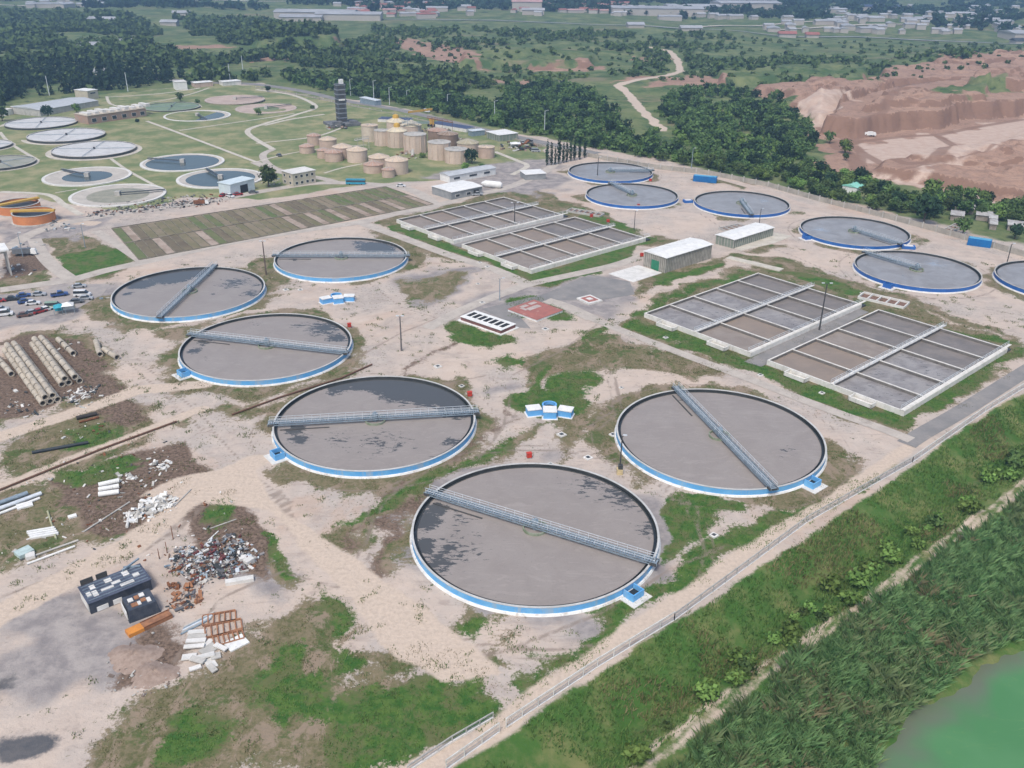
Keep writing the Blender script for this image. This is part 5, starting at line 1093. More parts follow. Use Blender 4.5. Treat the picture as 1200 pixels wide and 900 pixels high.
for pl, tx in (([(-4, 577), (60, 551), (120, 527), (207, 495)], 'long rusty pipeline crossing the storage ground at the left'), ([(272, 487), (330, 466), (400, 444), (436, 428)], 'rusty pipeline running below the tank with the dark crescent')):
    Q_ = [Gz(*q) for q in pl]; mb = MB(); [mb.cyl(a_ - Q_[0] + Vector((0, 0, .3)), b_ - Q_[0] + Vector((0, 0, .3)), .24, n=8) for a_, b_ in zip(Q_[:-1], Q_[1:])]
    single('rusty_pipeline', tx, 'pipeline', mb, mat('pipeline_brown', (.16, .09, .06), .85), Q_[0])
# concrete blocks and slabs
def loose_box(px, s, an, m_, name, label, cat, group=None, tilt=0, z=0):
    o = Gz(*px); mb = MB(); mb.box(0, 0, 0, *s); ob = single(name, label, cat, mb, m_, (o.x, o.y, o.z + z), an, group); ob.rotation_euler.x = tilt; return ob
rb = random.Random(3)
for i in range(3): long_pipe((116, 571 + i * 5.5), (140, 565.5 + i * 6.5), .55, WHITE, 'white_pipe', ('white pipe, farthest of three lying on dark soil', 'white pipe, middle of three lying on dark soil', 'white pipe, nearest of three lying on dark soil')[i])
for i, (px, s, an) in enumerate([((231, 741), (4.2, 1.5, .3), .1), ((231, 747), (4.2, 1.3, .3), .05), ((230, 753), (4.5, 1.4, .35), .1), ((228, 760), (4.6, 1.2, .3), .15), ((245, 762), (3.8, 2.8, .4), .9), ((222, 771), (3.2, 2, .3), .2), ((240, 771), (4.4, 1.6, .3), .4), ((232, 776), (3.6, 1.5, .3), -.3), ((247, 778), (3.4, 2.2, .3), -.9), ((229, 784), (2.6, 1.3, .3), .5), ((249, 785), (2.8, 1.4, .3), -.8), ((259, 761), (3.6, 1.2, .3), -.5), ((243, 755), (3, 1.2, .3), 1.2), ((253, 770), (2.2, 2, .3), .4)]):
    loose_box(px, tuple(q * .72 for q in s), an, (CONC_L, CONC, CONC_L)[i % 3], 'concrete_slab', 'broken pale concrete slab in the loose heap in front of the orange frames', 'slab', 'heap of broken concrete slabs', rb.uniform(-.12, .12), .15 * (i % 4))
loose_box((277, 754), (3.4, 2.8, .25), .75, WHITE, 'white_sheet', 'square white panel lying right of the orange frames', 'panel')
loose_box((281, 682), (5, 1.2, .7), .3, CONC_L, 'concrete_beam', 'pale concrete beam beside the scrap heap', 'beam')
loose_box((292, 660), (1.7, 1.3, 1), .9, CONC_L, 'concrete_block', 'pale concrete block at the right of the scrap heap', 'block'); loose_box((285, 657), (1.3, 1.2, .9), .4, CONC_L, 'concrete_block', 'smaller pale block touching the one right of the scrap heap', 'block')
loose_box((29, 649), (2.8, 2.4, .8), .9, mat('mint_panel', (.50, .62, .60), .6), 'mint_box', 'pale mint box near the left edge', 'box'); loose_box((36, 653), (1.6, 1.6, .7), .5, CONC_L, 'white_box', 'white block right of the mint box', 'block')
loose_box((29, 593), (3, 2, .35), .6, WHITE, 'white_slab', 'white slab beside the steel pipes', 'slab'); loose_box((85, 606), (1.6, 1.0, .4), .6, WHITE, 'white_block', 'small white block alone on dark soil', 'block')
for i in range(4): loose_box((48 + i * 1.5, 628 + i * 2.2 - 6), (5, .6, .4), .35, WHITE, 'white_beam', 'white beam of the small bundle left of the greenish pole', 'beam', 'bundle of white beams')
for i in range(6): loose_box((221 + i * 5, 743 - i * 1.8), (9.5, .32, .3), .55, STEEL if i % 2 else CONC, 'metal_beam', 'thin grey beam of the bundle left of the orange frames', 'beam', 'bundle of grey beams', 0, .1 * (i % 3)) if False else None
for i in range(5): long_pipe((212 + i, 744 - i * 2.2), (247 + i, 726 - i * 2.0), .16, (STEEL, CONC, STEEL_L)[i % 3], 'metal_beam', 'thin grey beam of the bundle left of the orange frames', 'beam')
OR2 = mat('rusty_orange', (.38, .18, .09), .85, (.24, .12, .07), 1.0, stain=(.2, .1, .07))
for i, (px, L, W_, an) in enumerate([((257, 725), 5.5, 2.6, .3), ((262, 737), 6, 3, .35), ((268, 748), 4.8, 2.6, .45)]):
    t = thing('crossbar_rack', ('farthest rusty orange frame lying flat', 'middle rusty orange frame lying flat', 'nearest rusty orange frame, beside the white panel')[i], 'frame', Gz(*px), an, 'rusty orange frames'); mb = MB()
    mb.box(0, W_ / 2, .0, L, .25, .35); mb.box(0, -W_ / 2, 0, L, .25, .35); part(t, 'side_rail', mb, OR2); mb = MB(); [mb.box(-L / 2 + L * k / 6, 0, .02, .22, W_ - .25, .3) for k in range(7)]; part(t, 'crossbar', mb, OR2)
# two dark containers with clutter on the roofs
NAVY = mat('dark_navy', (.035, .045, .065), .55, (.07, .08, .10), .8, stain=(.15, .14, .13))
o, an, L, Wd = foot((107, 720), (97, 700), (179, 691))
t = thing('site_container', 'long dark navy container with white roof panels in the bare yard', 'container', o, an); hh = 2.3
part(t, 'wall', MB().box(L / 2, Wd / 2, 0, L, Wd, hh), NAVY); part(t, 'roof', MB().box(L / 2, Wd / 2, hh, L + .3, Wd + .3, .12), mat('navy_roof', (.10, .115, .16), .5, (.06, .07, .10), .5))
for a, b, c, d in ((.07, .42, .07, .22), (.16, .35, .08, .3), (.17, .70, .08, .25), (.43, .75, .11, .2), (.36, .38, .20, .12), (.52, .50, .14, .14), (.72, .78, .10, .26), (.66, .25, .22, .14), (.85, .5, .1, .2)): part(t, 'roof_panel', MB().box(L * a, Wd * b, hh + .12, L * c, Wd * d, .12), CONC_L)
for k in range(6): part(t, 'roof_rail', MB().box(L * .5, Wd * (.1 + .16 * k), hh + .12, L * .96, .08, .14), STEEL)
for a, c, z0, h_ in ((.10, .18, .1, .9), (.36, .14, .1, 1.0), (.0, .0, 0, 0)):
    if c: part(t, 'wall_panel', MB().box(L * (a + c / 2), -.06, z0, L * c, .12, h_), WHITE)
part(t, 'end_panel', MB().box(-.06, Wd * .5, .15, .12, Wd * .8, 1.9), CONC_L)
for k, (a, w_) in enumerate(((.14, .2), (.38, .18))): part(t, 'raised_lid', MB().box(L * a, Wd + .1, hh + .1, L * w_, .15, 1.1), STEEL_D)
part(t, 'roof_clutter', MB().beam((L * .7, Wd * .9, hh + .5), (L * 1.02, Wd * 1.1, hh + .9), .3).beam((L * .75, Wd * 1.1, hh + .3), (L * .98, Wd * .8, hh + .4), .25), STEEL)
o, an, L, Wd = foot((152, 731), (141, 713), (189, 717))
t = thing('site_container', 'shorter dark container with orange and white panels on its roof, beside the long one', 'container', o, an)
part(t, 'wall', MB().box(L / 2, Wd / 2, 0, L, Wd, hh, 0, .86), NAVY); part(t, 'front_panel', MB().box(-.02, Wd * .5, .3, .12, Wd * .7, 1.6), WHITE)
for i, (a, b, c, d, m_) in enumerate(((.3, .3, .2, .2, OR2), (.45, .65, .14, .2, OR2), (.25, .62, .16, .2, CONC_L), (.6, .4, .16, .18, OR2), (.62, .7, .16, .2, CONC_L), (.75, .3, .12, .25, CONC_L), (.45, .3, .1, .2, CONC_L))): part(t, 'roof_panel', MB().box(L * a, Wd * b, hh, L * c, Wd * d, .15), m_)
o, an, L, Wd = foot((152, 748), (147, 739), (203, 724))
t = thing('steel_trough', 'long rusty steel trough with an orange painted end', 'trough', o, an)
part(t, 'painted_end', MB().box(L * .17, .9, 0, L * .34, 1.8, .7), mat('bright_orange', (.68, .27, .05), .6, (.5, .2, .05), .8)); part(t, 'rusty_body', MB().box(L * .67, .9, 0, L * .655, 1.8, .66), OR2)
part(t, 'side_rail', MB().box(L * .67, .05, .665, L * .65, .15, .12).box(L * .67, 1.75, .665, L * .65, .15, .12), RUST)
# heaps of scrap / rubble: pieces nobody could count
def heap(name, label, cat, centres, n, size, mats_, h=1.2, flat=.35, seed=1):
    rg = random.Random(seed); mb = MB(); mi = []
    for px, r, k in centres:
        c = Gz(*px)
        for _ in range(int(n * k)):
            a = rg.uniform(0, 2 * PI); q = r * rg.random() ** .6; x, y = c.x + q * math.cos(a), c.y + q * math.sin(a)
            z = max(0, h * (1 - q / r)) * rg.random() + .08; s = size * (.35 + rg.random() ** 2 * 1.6)
            ax = Vector((rg.gauss(0, 1), rg.gauss(0, 1), rg.gauss(0, .4))).normalized(); ay = ax.cross(Vector((0, 0, 1))).normalized(); az = ax.cross(ay)
            mb.obox((x, y, z), ax, ay, az, s * rg.uniform(.8, 2.2), s * rg.uniform(.4, 1), s * rg.uniform(.15, .5)); mi += [rg.randrange(len(mats_))] * 6
    me = mb.mesh(name)
    for m_ in mats_: me.materials.append(m_)
    me.polygons.foreach_set('material_index', mi); return stuff(name, me, label, cat)
SCR = [STEEL, CONC, CONC, CONC_D, CONC_D, RUST, mat('scrap_brown', (.20, .13, .09), .8), mat('scrap_dull', (.28, .26, .25), .8), STEEL_L, mat('scrap_maroon', (.16, .05, .05), .7), CONC_L, mat('scrap_grey', (.15, .15, .16), .8)]
heap('scrap_heap', 'heap of mixed grey and maroon scrap metal behind the navy container', 'scrap', [((222, 660), 4, .5), ((243, 662), 4, .5), ((262, 645), 5, .8), ((275, 655), 5, .8), ((238, 672), 3, .3), ((255, 668), 4, .4), ((215, 650), 3, .2)], 340, .42, SCR, 1.4)
heap('scrap_heap', 'small rusty heap beside the trough', 'scrap', [((217, 705), 3.2, 1), ((228, 688), 1.8, .3), ((205, 690), 2, .3)], 70, .5, [OR2, RUST, OR2, CONC_D, mat('scrap_grey', (.15, .15, .16))], 1.2, seed=2)
heap('rubble', 'heap of white broken concrete at the edge of the dark soil', 'rubble', [((182, 594), 4, 1), ((162, 604), 3, .5), ((188, 545), 2.5, .3), ((150, 560), 2.5, .2), ((192, 588), 2.5, .4)], 110, .6, [CONC_L, WHITE, CONC], .8, seed=3)
heap('rubble', 'scattered small stones around the pipe stacks', 'rubble', [((92, 462), 4, 1), ((30, 460), 6, .3), ((105, 458), 3, .5), ((22, 478), 4, .4), ((80, 410), 6, .2), ((95, 470), 5, .5), ((36, 486), 3, .2)], 60, .5, [CONC_L, CONC, CONC_D], .3, seed=4)
heap('rubble', 'scattered debris on the grassy storage ground', 'rubble', [((100, 505), 6, .5), ((65, 560), 10, .4), ((120, 600), 12, .6), ((160, 540), 10, .7), ((60, 630), 9, .5), ((200, 630), 14, .7), ((185, 565), 6, .4), ((255, 590), 5, .2)], 60, .35, [CONC_L, CONC, CONC_D, RUST, CONC_L], .2, seed=5)
heap('rubble', 'strip of scrap and rubble along the road below the sloped clarifiers', 'rubble', [((x, 251 - (x - 112) * .11), 7, 1) for x in range(112, 262, 9)] + [((x, 243 - (x - 112) * .1), 5, .5) for x in range(130, 250, 12)], 26, .6, [CONC, CONC_D, RUST, CONC, STEEL_D, mat('scrap_grey', (.15, .15, .16))], 1.0, seed=6)
heap('rubble', 'stones and boulders on the small mounds in the bare yard', 'rubble', [((155, 785), 5, .5), ((178, 795), 4, 1.0), ((160, 760), 4, .3)], 60, .28, [CONC, mat('dark_stone', (.22, .17, .14), .9)], .2, seed=7)
heap('rubble', 'clutter around the concrete frame and the orange tanks', 'rubble', [((70, 268), 6, .7), ((30, 290), 8, .5), ((15, 318), 9, .6), ((60, 262), 4, .4), ((320, 213), 7, .6), ((125, 345), 5, .1)], 40, .7, [CONC_L, CONC_D, CONC, STEEL], .6, seed=8)
heap('rubble', 'dark clutter between the digesters', 'rubble', [(DP(720, 290), 12, 1.5), (DP(800, 330), 10, 1), (DP(620, 385), 10, .5), (DP(330, 270), 9, .5), (DP(1060, 350), 14, 1)], 60, 1.2, [RUST, CONC_D, CONC, mat('brown_render', (.30, .22, .17))], 3, seed=9)
# small soil mounds
for i, (px, r, h_) in enumerate((((157, 770), 4.5, 1.0), ((180, 790), 4.0, .8))):
    o = Gz(*px); n = 28; V = []; F = []
    for a in range(n):
        for b in range(7): q = r * b / 6 * (1 + .15 * math.sin(3 * a * 2 * PI / n + i)); V.append((q * math.cos(2 * PI * a / n), q * math.sin(2 * PI * a / n) * .8, h_ * math.cos(b / 6 * PI / 2) ** 1.5 + .12 * math.sin(a * 2.3 + b * 1.9) * (b < 6) - (.06 if b == 6 else 0)))
    for a in range(n):
        for b in range(6): F.append((a * 7 + b, a * 7 + b + 1, ((a + 1) % n) * 7 + b + 1, ((a + 1) % n) * 7 + b))
    me = bpy.data.meshes.new('soil_mound'); me.from_pydata(V, [], F); me.materials.append(mat('mound_soil', (.36, .28, .23), .95, (.27, .20, .16), 1.2)); me.polygons.foreach_set('use_smooth', [True] * len(F))
    tag(link('soil_mound', me, None, o), ('brown soil mound behind its stonier twin in the bare yard', 'stony brown soil mound nearer to the camera')[i], 'mound', 'soil mounds')

# ================================================================== POLES AND FENCES
def lamp_post(px, h, label, arm=2.2, m_=STEEL_D, an=0, r=.18, group='lamp posts', base=None, arms=1, name='lamp_post', cat='lamp post'):
    t = thing(name, label, cat, Gz(*px), an, group)
    part(t, 'pole', MB().cyl((0, 0, 0), (0, 0, h), r, r * .6, 8), m_)
    if arm:
        for s in ((1,), (1, -1))[arms - 1]:
            part(t, 'arm', MB().beam((0, 0, h - .2), (s * arm, 0, h + .3), .12), m_); part(t, 'lamp_head', MB().box(s * (arm + .2), 0, h + .22, .9, .35, .18), STEEL_L)
    if base: part(t, 'base_block', MB().box(0, 0, 0, 1.3, 1.3, 1.3), base[0]); part(t, 'control_box', MB().box(.1, 0, 1.3, 1.0, 1.0, 1.0), base[1])
    return t
lamp_post((470.5, 411), 10.5, 'tall dark lamp post standing between the tanks at the dirt track', .5, m_=mat('lamp_grey', (.16, .15, .15), .7), r=.26, arms=2)
lamp_post((312, 322), 12, 'brown lamp post between the two back left tanks', .5, m_=mat('lamp_brown', (.16, .12, .10), .8), r=.28, arms=2)
lamp_post((726, 555), 9.5, 'dark post on a yellow and white base between the two nearest tanks', .4, r=.2, base=(mat('base_yellow', (.62, .50, .28), .7), CONC_D))
lamp_post((585.6, 352), 7.5, 'thin pale lamp post at the road junction', 1.0, m_=STEEL)
lamp_post((960, 387), 15, 'tall dark mast between the two near basins', 1.0, r=.28, arms=2)
lamp_post((603, 263), 9, 'mast between the two far basins', 1.0, r=.25, arms=2)
lamp_post((700, 208), 10, 'mast at the front of the cypress side tank', .8, r=.25); lamp_post((810, 199), 11, 'light mast by the perimeter wall between dark blue tanks', .8, r=.22, m_=STEEL)
lamp_post((1179, 312), 8.5, 'mast between the two rightmost dark blue tanks', .6, r=.22); lamp_post((889, 267), 8, 'mast on the front rim of the tank behind the sheds', .5, r=.18)
lamp_post((743, 270), 8, 'thin mast at the corner of the far right basin', .5, r=.16); lamp_post((100, 290), 9, 'thin grey mast beside the left lawn block', .6, r=.16, m_=STEEL); lamp_post((27, 310-9), 9, 'thin grey mast beside the tanker truck', .6, r=.16, m_=STEEL)
for i, (px, h) in enumerate([((411, 112), 12), ((438.5, 122), 16), ((456.6, 123), 12), ((477, 121), 9), ((524.5, 128), 10), ((579.6, 140), 12), ((638, 157), 14), ((200, 0 + 100), 8), ((60, 66), 18)]):
    if i > 6: continue
    lamp_post(px, h, 'grey street lamp beyond the perimeter road, ' + ('first', 'second', 'third', 'fourth', 'fifth', 'sixth', 'seventh')[i] + ' to the right of the tower', 1.6, STEEL_L, r=.26, group='street lamps along the perimeter road')
for i, (px, pb) in enumerate((((211, 648), 2.6), ((218, 640 - 8), 3.2), ((202, 655), 2.4))): lamp_post((px[0] - 15, px[1]), pb, ('bent rusty stake by the scrap heap, middle', 'tall rusty stake by the scrap heap', 'short rusty stake by the scrap heap')[i], 0, RUST, group='rusty stakes', name='stake', cat='stake', r=.1)
def fence(pts, step, h, label, pm, rail=True, kerb=.0, wires=3, thick=.14, name='fence', topm=None):
    P = [Gz(*p) for p in pts]; o = P[0].copy(); t = thing(name, label, 'fence', o); pos_ = []
    for a, b in zip(P[:-1], P[1:]):
        n = max(1, int((b - a).length / step))
        for i in range(n): q = a.lerp(b, i / n); q.z = hz(q.x, q.y); pos_.append(q - o)
    q = P[-1].copy(); pos_.append(q - o)
    for q in pos_[:99]: part(t, 'post', MB().box(q.x, q.y, q.z - .2, thick, thick, h + .2), pm)
    mb = MB()
    for a, b in zip(pos_[:-1], pos_[1:]):
        if rail: mb.beam(a + Vector((0, 0, h)), b + Vector((0, 0, h)), .16, .14)
    if rail: part(t, 'top_rail', mb, topm or pm)
    mb = MB()
    for a, b in zip(pos_[:-1], pos_[1:]):
        for k in range(wires): z = h * (k + .6) / (wires + .3); mb.beam(a + Vector((0, 0, z)), b + Vector((0, 0, z)), .035)
    if wires: part(t, 'wire', mb, STEEL)
    if kerb:
        mb = MB()
        for a, b in zip(pos_[:-1], pos_[1:]): mb.beam(a + Vector((0, 0, kerb / 2)), b + Vector((0, 0, kerb / 2)), .2, kerb)
        part(t, 'kerb', mb, CONC_L)
    return t
FW_ = mat('fence_white', (.66, .66, .62), .7, (.48, .48, .45), .8)
fence([(523, 902), (585, 858)], 2.6, 1.9, 'short white railed fence section at the bottom edge of the photo', FW_, kerb=.12)
fence([(593, 853), (700, 782), (790, 727)], 3.2, 1.9, 'long white railed fence along the dirt track, left stretch', FW_, kerb=.12)
fence([(790, 727), (850, 683), (946, 612), (1069, 542)], 3.4, 1.6, 'weathered wire fence along the dirt track, middle stretch', mat('fence_grey', (.45, .45, .42), .8, (.3, .3, .28), .8), kerb=.1, topm=mat('fence_grey', (.45, .45, .42)))
fence([(1069, 542), (1154, 483), (1200, 455), (1320, 372)], 3.6, 1.7, 'white topped fence beside the gravel road', FW_, kerb=.12)
fence([(478, 905), (530, 870), (578, 842)], 2.4, 1.3, 'old grey fence left of the dirt track at the bottom', mat('fence_grey', (.45, .45, .42)), kerb=.35)
# perimeter precast wall with pilasters
WALLM = mat('precast_wall', (.42, .385, .33), .9, (.30, .28, .24), .25, stain=(.18, .17, .14))
def wall(pts, h, step, label, m_=WALLM):
    P = [Gz(*p) for p in pts]; o = P[0].copy(); t = thing('perimeter_wall', label, 'wall', o); mb = MB(); ps = []
    for a, b in zip(P[:-1], P[1:]):
        mb.beam(a - o + Vector((0, 0, h / 2 - .3)), b - o + Vector((0, 0, h / 2 - .3)), .18, h); n = max(1, int((b - a).length / step)); ps += [a.lerp(b, i / n) - o for i in range(n)]
    part(t, 'wall_panel', mb, m_)
    for q in ps[:99]: part(t, 'pilaster', MB().box(q.x, q.y, q.z - .3, .5, .45, h + .45, .6), CONC)
wall([(655, 178), (700, 186), (760, 197), (830, 205), (900, 219), (960, 236), (1050, 259), (1130, 281), (1200, 301), (1300, 330)], 2.6, 6, 'long pale precast wall behind the dark blue rimmed tanks')
wall([(300, 103), (360, 113), (420, 126), (520, 147), (600, 163), (655, 176)], 1.2, 12, 'low pale wall along the perimeter road behind the digesters')

# ================================================================== TREES
LEAF = foliage('tree_leaves', (.028, .062, .018), (.12, .175, .055)); LEAF_B = foliage('bright_leaves', (.055, .115, .024), (.18, .27, .07)); LEAF_D = foliage('dark_leaves', (.012, .032, .016), (.035, .065, .028))
REED = foliage('reed_leaves', (.05, .115, .038), (.18, .27, .11), .5); GRASSM = foliage('grass_blades', (.045, .115, .024), (.135, .195, .055), .15); STRAW = foliage('straw_grass', (.12, .13, .045), (.27, .24, .12), .15)
BARK = mat('bark', (.12, .09, .07), .95)
def leaf_cloud(n, size, lobes, seed, squash=1.0):
    """n leaf quads spread over lobes [(cx,cy,cz,rx,ry,rz)] -> verts, faces arrays"""
    rg = np.random.default_rng(seed); L = np.array(lobes); vol = L[:, 3] * L[:, 4]; k = rg.choice(len(L), n, p=vol / vol.sum())
    d = rg.normal(size=(n, 3)); d /= np.linalg.norm(d, axis=1)[:, None]; rad = rg.random(n) ** .28
    c = L[k, :3] + d * L[k, 3:6] * rad[:, None] * (1 + .18 * rg.normal(size=n))[:, None]
    nrm = d + rg.normal(size=(n, 3)) * .75 + np.array([0, 0, .3]); nrm /= np.linalg.norm(nrm, axis=1)[:, None]
    u = np.cross(nrm, rg.normal(size=(n, 3))); u /= np.linalg.norm(u, axis=1)[:, None] + 1e-9; v = np.cross(nrm, u)
    s = (size * rg.uniform(.6, 1.35, n))[:, None]; w_ = s * rg.uniform(.55, 1.0, n)[:, None]
    V = np.stack([c - u * s, c + v * w_ * .8 - nrm * s * .15, c + u * s, c - v * w_ * .8 - nrm * s * .15], 1).reshape(-1, 3)
    return V, np.arange(4 * n).reshape(-1, 4)
def lobed(rg, r, h0, h1, n):
    out = [(0, 0, (h0 + h1) / 2, r * .75, r * .75, (h1 - h0) / 2)]
    for _ in range(n): a = rg.uniform(0, 2 * PI); q = r * rg.uniform(.35, .7); z = rg.uniform(h0 + .25 * (h1 - h0), h1 - .2 * (h1 - h0)); out.append((q * math.cos(a), q * math.sin(a), z, r * rg.uniform(.3, .5), r * rg.uniform(.3, .5), (h1 - h0) * rg.uniform(.18, .3)))
    return out
def trunk_mb(h, r, limbs=4, sp=1.5, rg=random):
    mb = MB().cyl((0, 0, -.5), (0, 0, h * .6), r, r * .6, 7)
    for i in range(limbs): a = 2 * PI * i / limbs + rg.random(); mb.cyl((0, 0, h * .35 + .1 * i), (sp * math.cos(a), sp * math.sin(a), h * .75), r * .45, r * .15, 5)
    return mb
PROTO = {}
def proto(kind, var):
    key = (kind, var)
    if key in PROTO: return PROTO[key]
    rg = random.Random(var * 17 + len(kind))
    if kind == 'tree': V, F = leaf_cloud(520, .62, lobed(rg, 4.2, 1.6, 8.0, 7), var); m_ = (LEAF, LEAF_D, LEAF_B, LEAF)[var % 4]; tk = trunk_mb(6, .3, 4, 1.8, rg)
    elif kind == 'bush': V, F = leaf_cloud(230, .5, lobed(rg, 2.6, .1, 3.4, 5), var + 50); m_ = (LEAF, LEAF_B, LEAF_D)[var % 3]; tk = trunk_mb(2, .12, 3, .8, rg)
    elif kind == 'cypress': V, F = leaf_cloud(380, .42, [(0, 0, z, r, r, 2.2) for z, r in ((2.5, .9), (5, 1.15), (8, 1.1), (11, .85), (13.5, .5))], var + 90); m_ = LEAF_D; tk = trunk_mb(9, .2, 2, .3, rg)
    elif kind == 'conifer': V, F = leaf_cloud(300, .8, [(0, 0, z, r, r, 2.4) for z, r in ((3, 3.0), (6, 2.6), (9, 1.9), (12, 1.1), (14.5, .5))], var + 120); m_ = LEAF_D; tk = trunk_mb(9, .3, 2, .5, rg)
    PROTO[key] = (npmesh(kind + '_crown', V, F, m_), tk.mesh('trunk', BARK)); return PROTO[key]
def plant_tree(kind, var, p, s, label, group, name=None, sz=None):
    c, k = proto(kind, var); name = name or {'tree': 'tree', 'bush': 'shrub', 'cypress': 'cypress_tree', 'conifer': 'conifer_tree'}[kind]
    t = thing(name, label, 'shrub' if kind == 'bush' else 'tree', p, random.uniform(0, 6.28), group); t.scale = (s, s, sz or s)
    link('crown', c, t); link('trunk', k, t); return t
# row of cypresses beside the far yard
for i, (px, s) in enumerate([((641, 194), .95), ((646, 193.5), .9), ((650.5, 193), .7), ((655, 192), 1.15), ((660, 191), .8), ((664, 190), .85), ((668.5, 189), .9), ((673, 188), .95), ((679, 187), .9), ((685, 185), .8)]):
    plant_tree('cypress', i % 3, Gz(*px), s, 'slim dark cypress, number from the left in the row before the cypress lot: ' + 'one two three four five six seven eight nine ten'.split()[i], 'row of cypresses', sz=s * .92)
NAMED = [((315, 219), 1.35, 'round dark bushy tree right of the pale garage'), ((553, 192), 1.0, 'bright bushy tree beside the beige digesters'), ((545, 200), .55, 'low bush left of the bright tree by the digesters'), ((566, 198), .5, 'low bush right of the bright tree by the digesters'),
 ((495, 185), .45, 'small dark bush in front of the widest digester'), ((57, 138), 1.0, 'dark tree before the low brick hall'), ((90, 132), .8, 'dark tree between the long hall and the brick building'), ((3, 142), 1.3, 'big dark tree at the left edge by the white hut'), ((212, 119), .8, 'round tree by the footpath at the back'), ((232, 121), .5, 'small upright tree right of the round one by the footpath'), ((303, 135), .6, 'bush beside the curving lane'), ((161, 143), .35, 'low bush near the dark water clarifier'), ((366, 128), .45, 'small bush on the lawn beyond the lane'), ((314, 108), .6, 'bush at the start of the perimeter road'),
 ((990, 180), 1.1, 'dark round bush alone on the red quarry soil, left'), ((991, 188), .55, 'small dark bush in front of the lone quarry bush'), ((972, 180-12), .9, 'dark bush at the green edge of the quarry'),
 ((1082, 262), 1.55, 'tallest dark tree outside the wall, left of the shanty roofs'), ((1090, 232), 1.2, 'big round tree behind the tallest one outside the wall'), ((1018, 235), 1.15, 'wide dark tree right of the green roofed hut'), ((1128, 275), .9, 'round tree before the shanty roofs, touching the wall'), ((1189, 280), .8, 'tree between the last shacks near the right edge'), ((975, 238), .8, 'thin brownish tree outside the wall, left of the hut'), ((960, 230), .8, 'greyish tree outside the wall beyond the short bridge tank'), ((988, 240), .75, 'low thin tree right of the brownish one outside the wall'), ((768, 192-9), .8, 'tree by the wall behind the cypress side tank'), ((624, 158), .6, 'dark tree by the perimeter road near the storage shed')]
for i, (px, s, tx) in enumerate(NAMED): plant_tree('tree' if s > .5 else 'bush', i % 4 if s > .5 else i % 3, Gz(*px), s if s > .5 else s * 1.8, tx, 'single trees and bushes of the works')
# woods
def samp(poly, step, jit=.5, seed=0, dens=None, keepf=1.0):
    P = Pw(poly); xs = [p[0] for p in P]; ys = [p[1] for p in P]; rg = np.random.default_rng(seed)
    X, Y = np.meshgrid(np.arange(min(xs), max(xs), step), np.arange(min(ys), max(ys), step)); X = X.ravel() + rg.uniform(-jit, jit, X.size) * step; Y = Y.ravel() + rg.uniform(-jit, jit, Y.size) * step
    k = sd_poly(X, Y, P) > 0
    if dens: k &= vnoise(X, Y, dens[0], dens[2] if len(dens) > 2 else 4) > dens[1]
    if keepf < 1: k &= rg.random(X.size) < keepf
    k &= cover_sd('pale', X, Y) < -5
    return X[k], Y[k]
belt = [(330, 94), (420, 114), (520, 135), (640, 161), (700, 175), (770, 188), (900, 213), (960, 231), (1050, 253), (1110, 259), (1200, 275), (1330, 302), (1330, 270), (1200, 245), (1110, 231), (1060, 226), (1010, 212), (960, 200), (900, 192), (855, 190), (800, 182), (770, 165), (740, 160), (722, 130), (690, 110), (640, 96), (600, 104), (575, 126), (520, 112), (480, 108), (420, 100), (330, 86)]
mid = [(776, 118), (800, 108), (850, 106), (900, 116), (935, 140), (958, 160), (950, 178), (930, 196), (900, 200), (860, 190), (822, 180), (790, 160), (772, 140)]
cand = []
for poly, st, sd_, dn, sc0, kinds, zone in ((belt, 5.4, 1, None, .70, (0, 1, 3, 2, 0), 'belt'), (mid, 5.2, 2, (20, .34), .62, (0, 3, 2, 1), 'wood')):
    X, Y = samp(poly, st, .45, sd_, dn)
    for x, y in zip(X, Y): cand.append((math.hypot(x, y), x, y, sc0, kinds, zone))
KEEP = [Gz(*q) for q in ((1003, 232), (1120, 256), (1135, 258), (1150, 262), (1185, 268), (992, 228), (1015, 234))]
cand.sort(); print('wood candidates', len(cand))
LT = {('belt', 0): 'mid green bushy tree in the belt behind the perimeter wall', ('belt', 1): 'very dark dense tree in the belt behind the perimeter wall', ('belt', 2): 'bright green tree in the belt behind the perimeter wall', ('belt', 3): 'rounded green tree in the belt behind the perimeter wall',
      ('wood', 0): 'mid green tree of the wood between the belt and the quarry', ('wood', 1): 'very dark tree of the wood between the belt and the quarry', ('wood', 2): 'bright green tree of the wood between the belt and the quarry', ('wood', 3): 'rounded green tree of the wood between the belt and the quarry'}
rgt = random.Random(9)
for d, x, y, s0, kinds, zone in cand[:275]:
    if any(math.hypot(x - k_.x, y - k_.y) < 8 for k_ in KEEP): continue
    v = rgt.choice(kinds); s = s0 * rgt.uniform(.55, 1.45); plant_tree('tree', v, (x, y, hz(x, y) - .3), s, LT[(zone, v)], 'trees of the ' + zone, sz=s * rgt.uniform(.8, 1.1))
